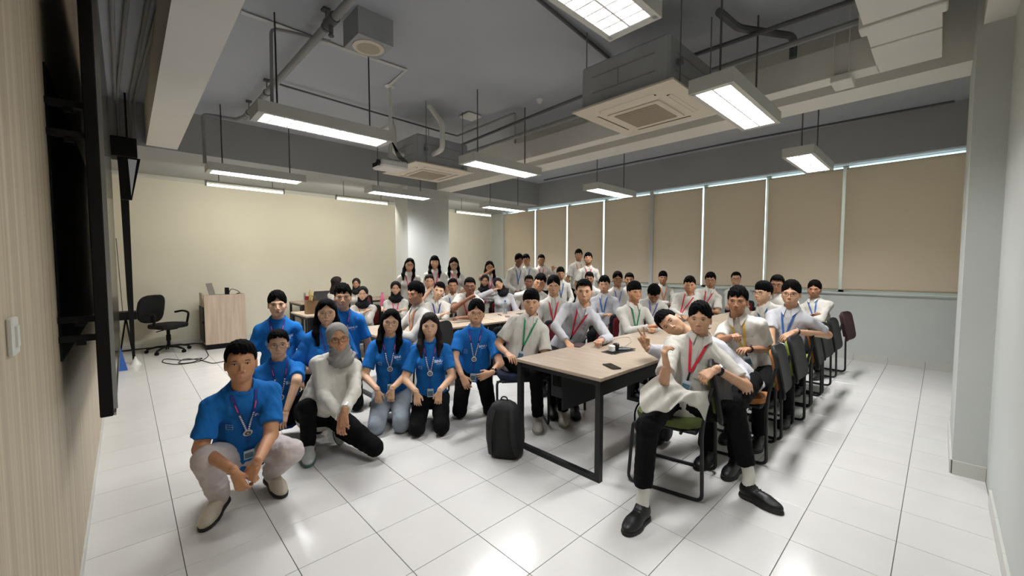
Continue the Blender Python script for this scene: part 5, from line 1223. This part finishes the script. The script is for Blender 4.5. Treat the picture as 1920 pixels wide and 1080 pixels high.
person('person with long hair and a pink lanyard smiling before the column', 815, 492, 7.3, 'stand', yaw=5, hair='longfringe', fem=True, lan='pink', sk='bd9274', armL='down', armR='down', smile=1)
person('person with wavy hair and glasses standing at the left column edge', 768, 497, 7.1, 'stand', yaw=5, hr=-8, hair='long', fem=True, glasses='square', lan='pink', sk='bd9274', armL='down', armR='down')
# ---- second and third rows
person('person in glasses with short hair resting the chin on a fist', 881, 537, 5.7, 'sit', J=dict(pel=np.array([-5.16, 3.92, .5])), yaw=-8, hy=0, hair='crew', glasses='square', lan='red', sk=DK, fat=.15, wide=.1, armR='chin', armL='cross', handR='fist', lean=.45)
person('person in a black headscarf right of the man with the fist on the chin', 909, 527, 7.4, 'sit', yaw=5, hr=-5, fem=True, hijab='141416', sk=MD, smile=.7, lan='pink')
person('person in a black headscarf tilting the head onto the hand', 935, 533, 6.9, 'sit', yaw=0, hr=28, fem=True, hijab='17171a', sk='bd9274', sleeve='long', shirt='cool', armR='cheek', smile=.6)
person('person with a brown face and short hair left of the man in glasses', 849, 536, 6.8, 'sit', yaw=-5, hair='crew', lan='bluel', sk=MD, armL='cross', armR='cross', hz=.5)
person('person smiling with closed lips and tilted head behind the orange lanyard man', 823, 545, 5.95, 'sit', yaw=0, hr=-14, hair='short', sk=LT, lan='navy', sleeve='long', armL='cross', armR='cross', smile=1, hz=.5)
person('person with brown tied hair behind the man with the orange lanyard', 805, 528, 6.75, 'sit', yaw=5, hair='bun', fem=True, sk='bd9274', haircol=m_hairb, armR='chin')
person('person with an orange lanyard and glasses turned towards the left', 779, 551, 4.45, 'sit', yaw=-62, hy=-48, hp=-4, hair='mess', glasses='thin', lan='orange', sk='b58463', sleeve='long', smile=.4, ch_rz=-120, armL='cross', armR='table', chaircol='lime', fat=.08)
person('person in a black headscarf beside the pink bottle, smiling', 742, 541, 6.4, 'sit', yaw=-5, fem=True, hijab='121214', sk='bd9274', sleeve='long', lan='pink', smile=.8, armL='cross', armR='cross', chaircol='lime', hz=.5)
person('person in a black headscarf with folded arms and an orange lanyard on the left', 680, 551, 6.2, 'sit', yaw=-10, fem=True, hijab='151517', sk='cda486', sleeve='long', lan='orange', armL='cross', armR='cross', smile=.6, hz=.48)
person('person in a dark headscarf mostly hidden behind the one with folded arms', 668, 532, 8.4, 'sit', yaw=-20, fem=True, hijab='19191b', sk=MD, sleeve='long', hz=.5)
person('person with long brown hair looking away near the far laptop', 632, 531, 7.5, 'sit', yaw=120, hy=120, hair='long', fem=True, sk='bd9274', sleeve='long', haircol=m_hairb, ch_rz=180, hz=.5)
PP = [(o.name, o.location) for o in PEOPLE]

c_ = px(1130, 641, TZ); q = MB(); v, f_ = pad(.09, .06, .12, pw=4); q.add(xf(v, Matrix.Identity(3), (0, 0, .06)), f_); o = q.obj('pouch', MATS['upholstery_red'], None, smooth=50, loc=tuple(c_+np.array([-.06, .06, 0]))); tag(o, 'small dark red pouch at the left hand of the flat-top man', 'pouch')
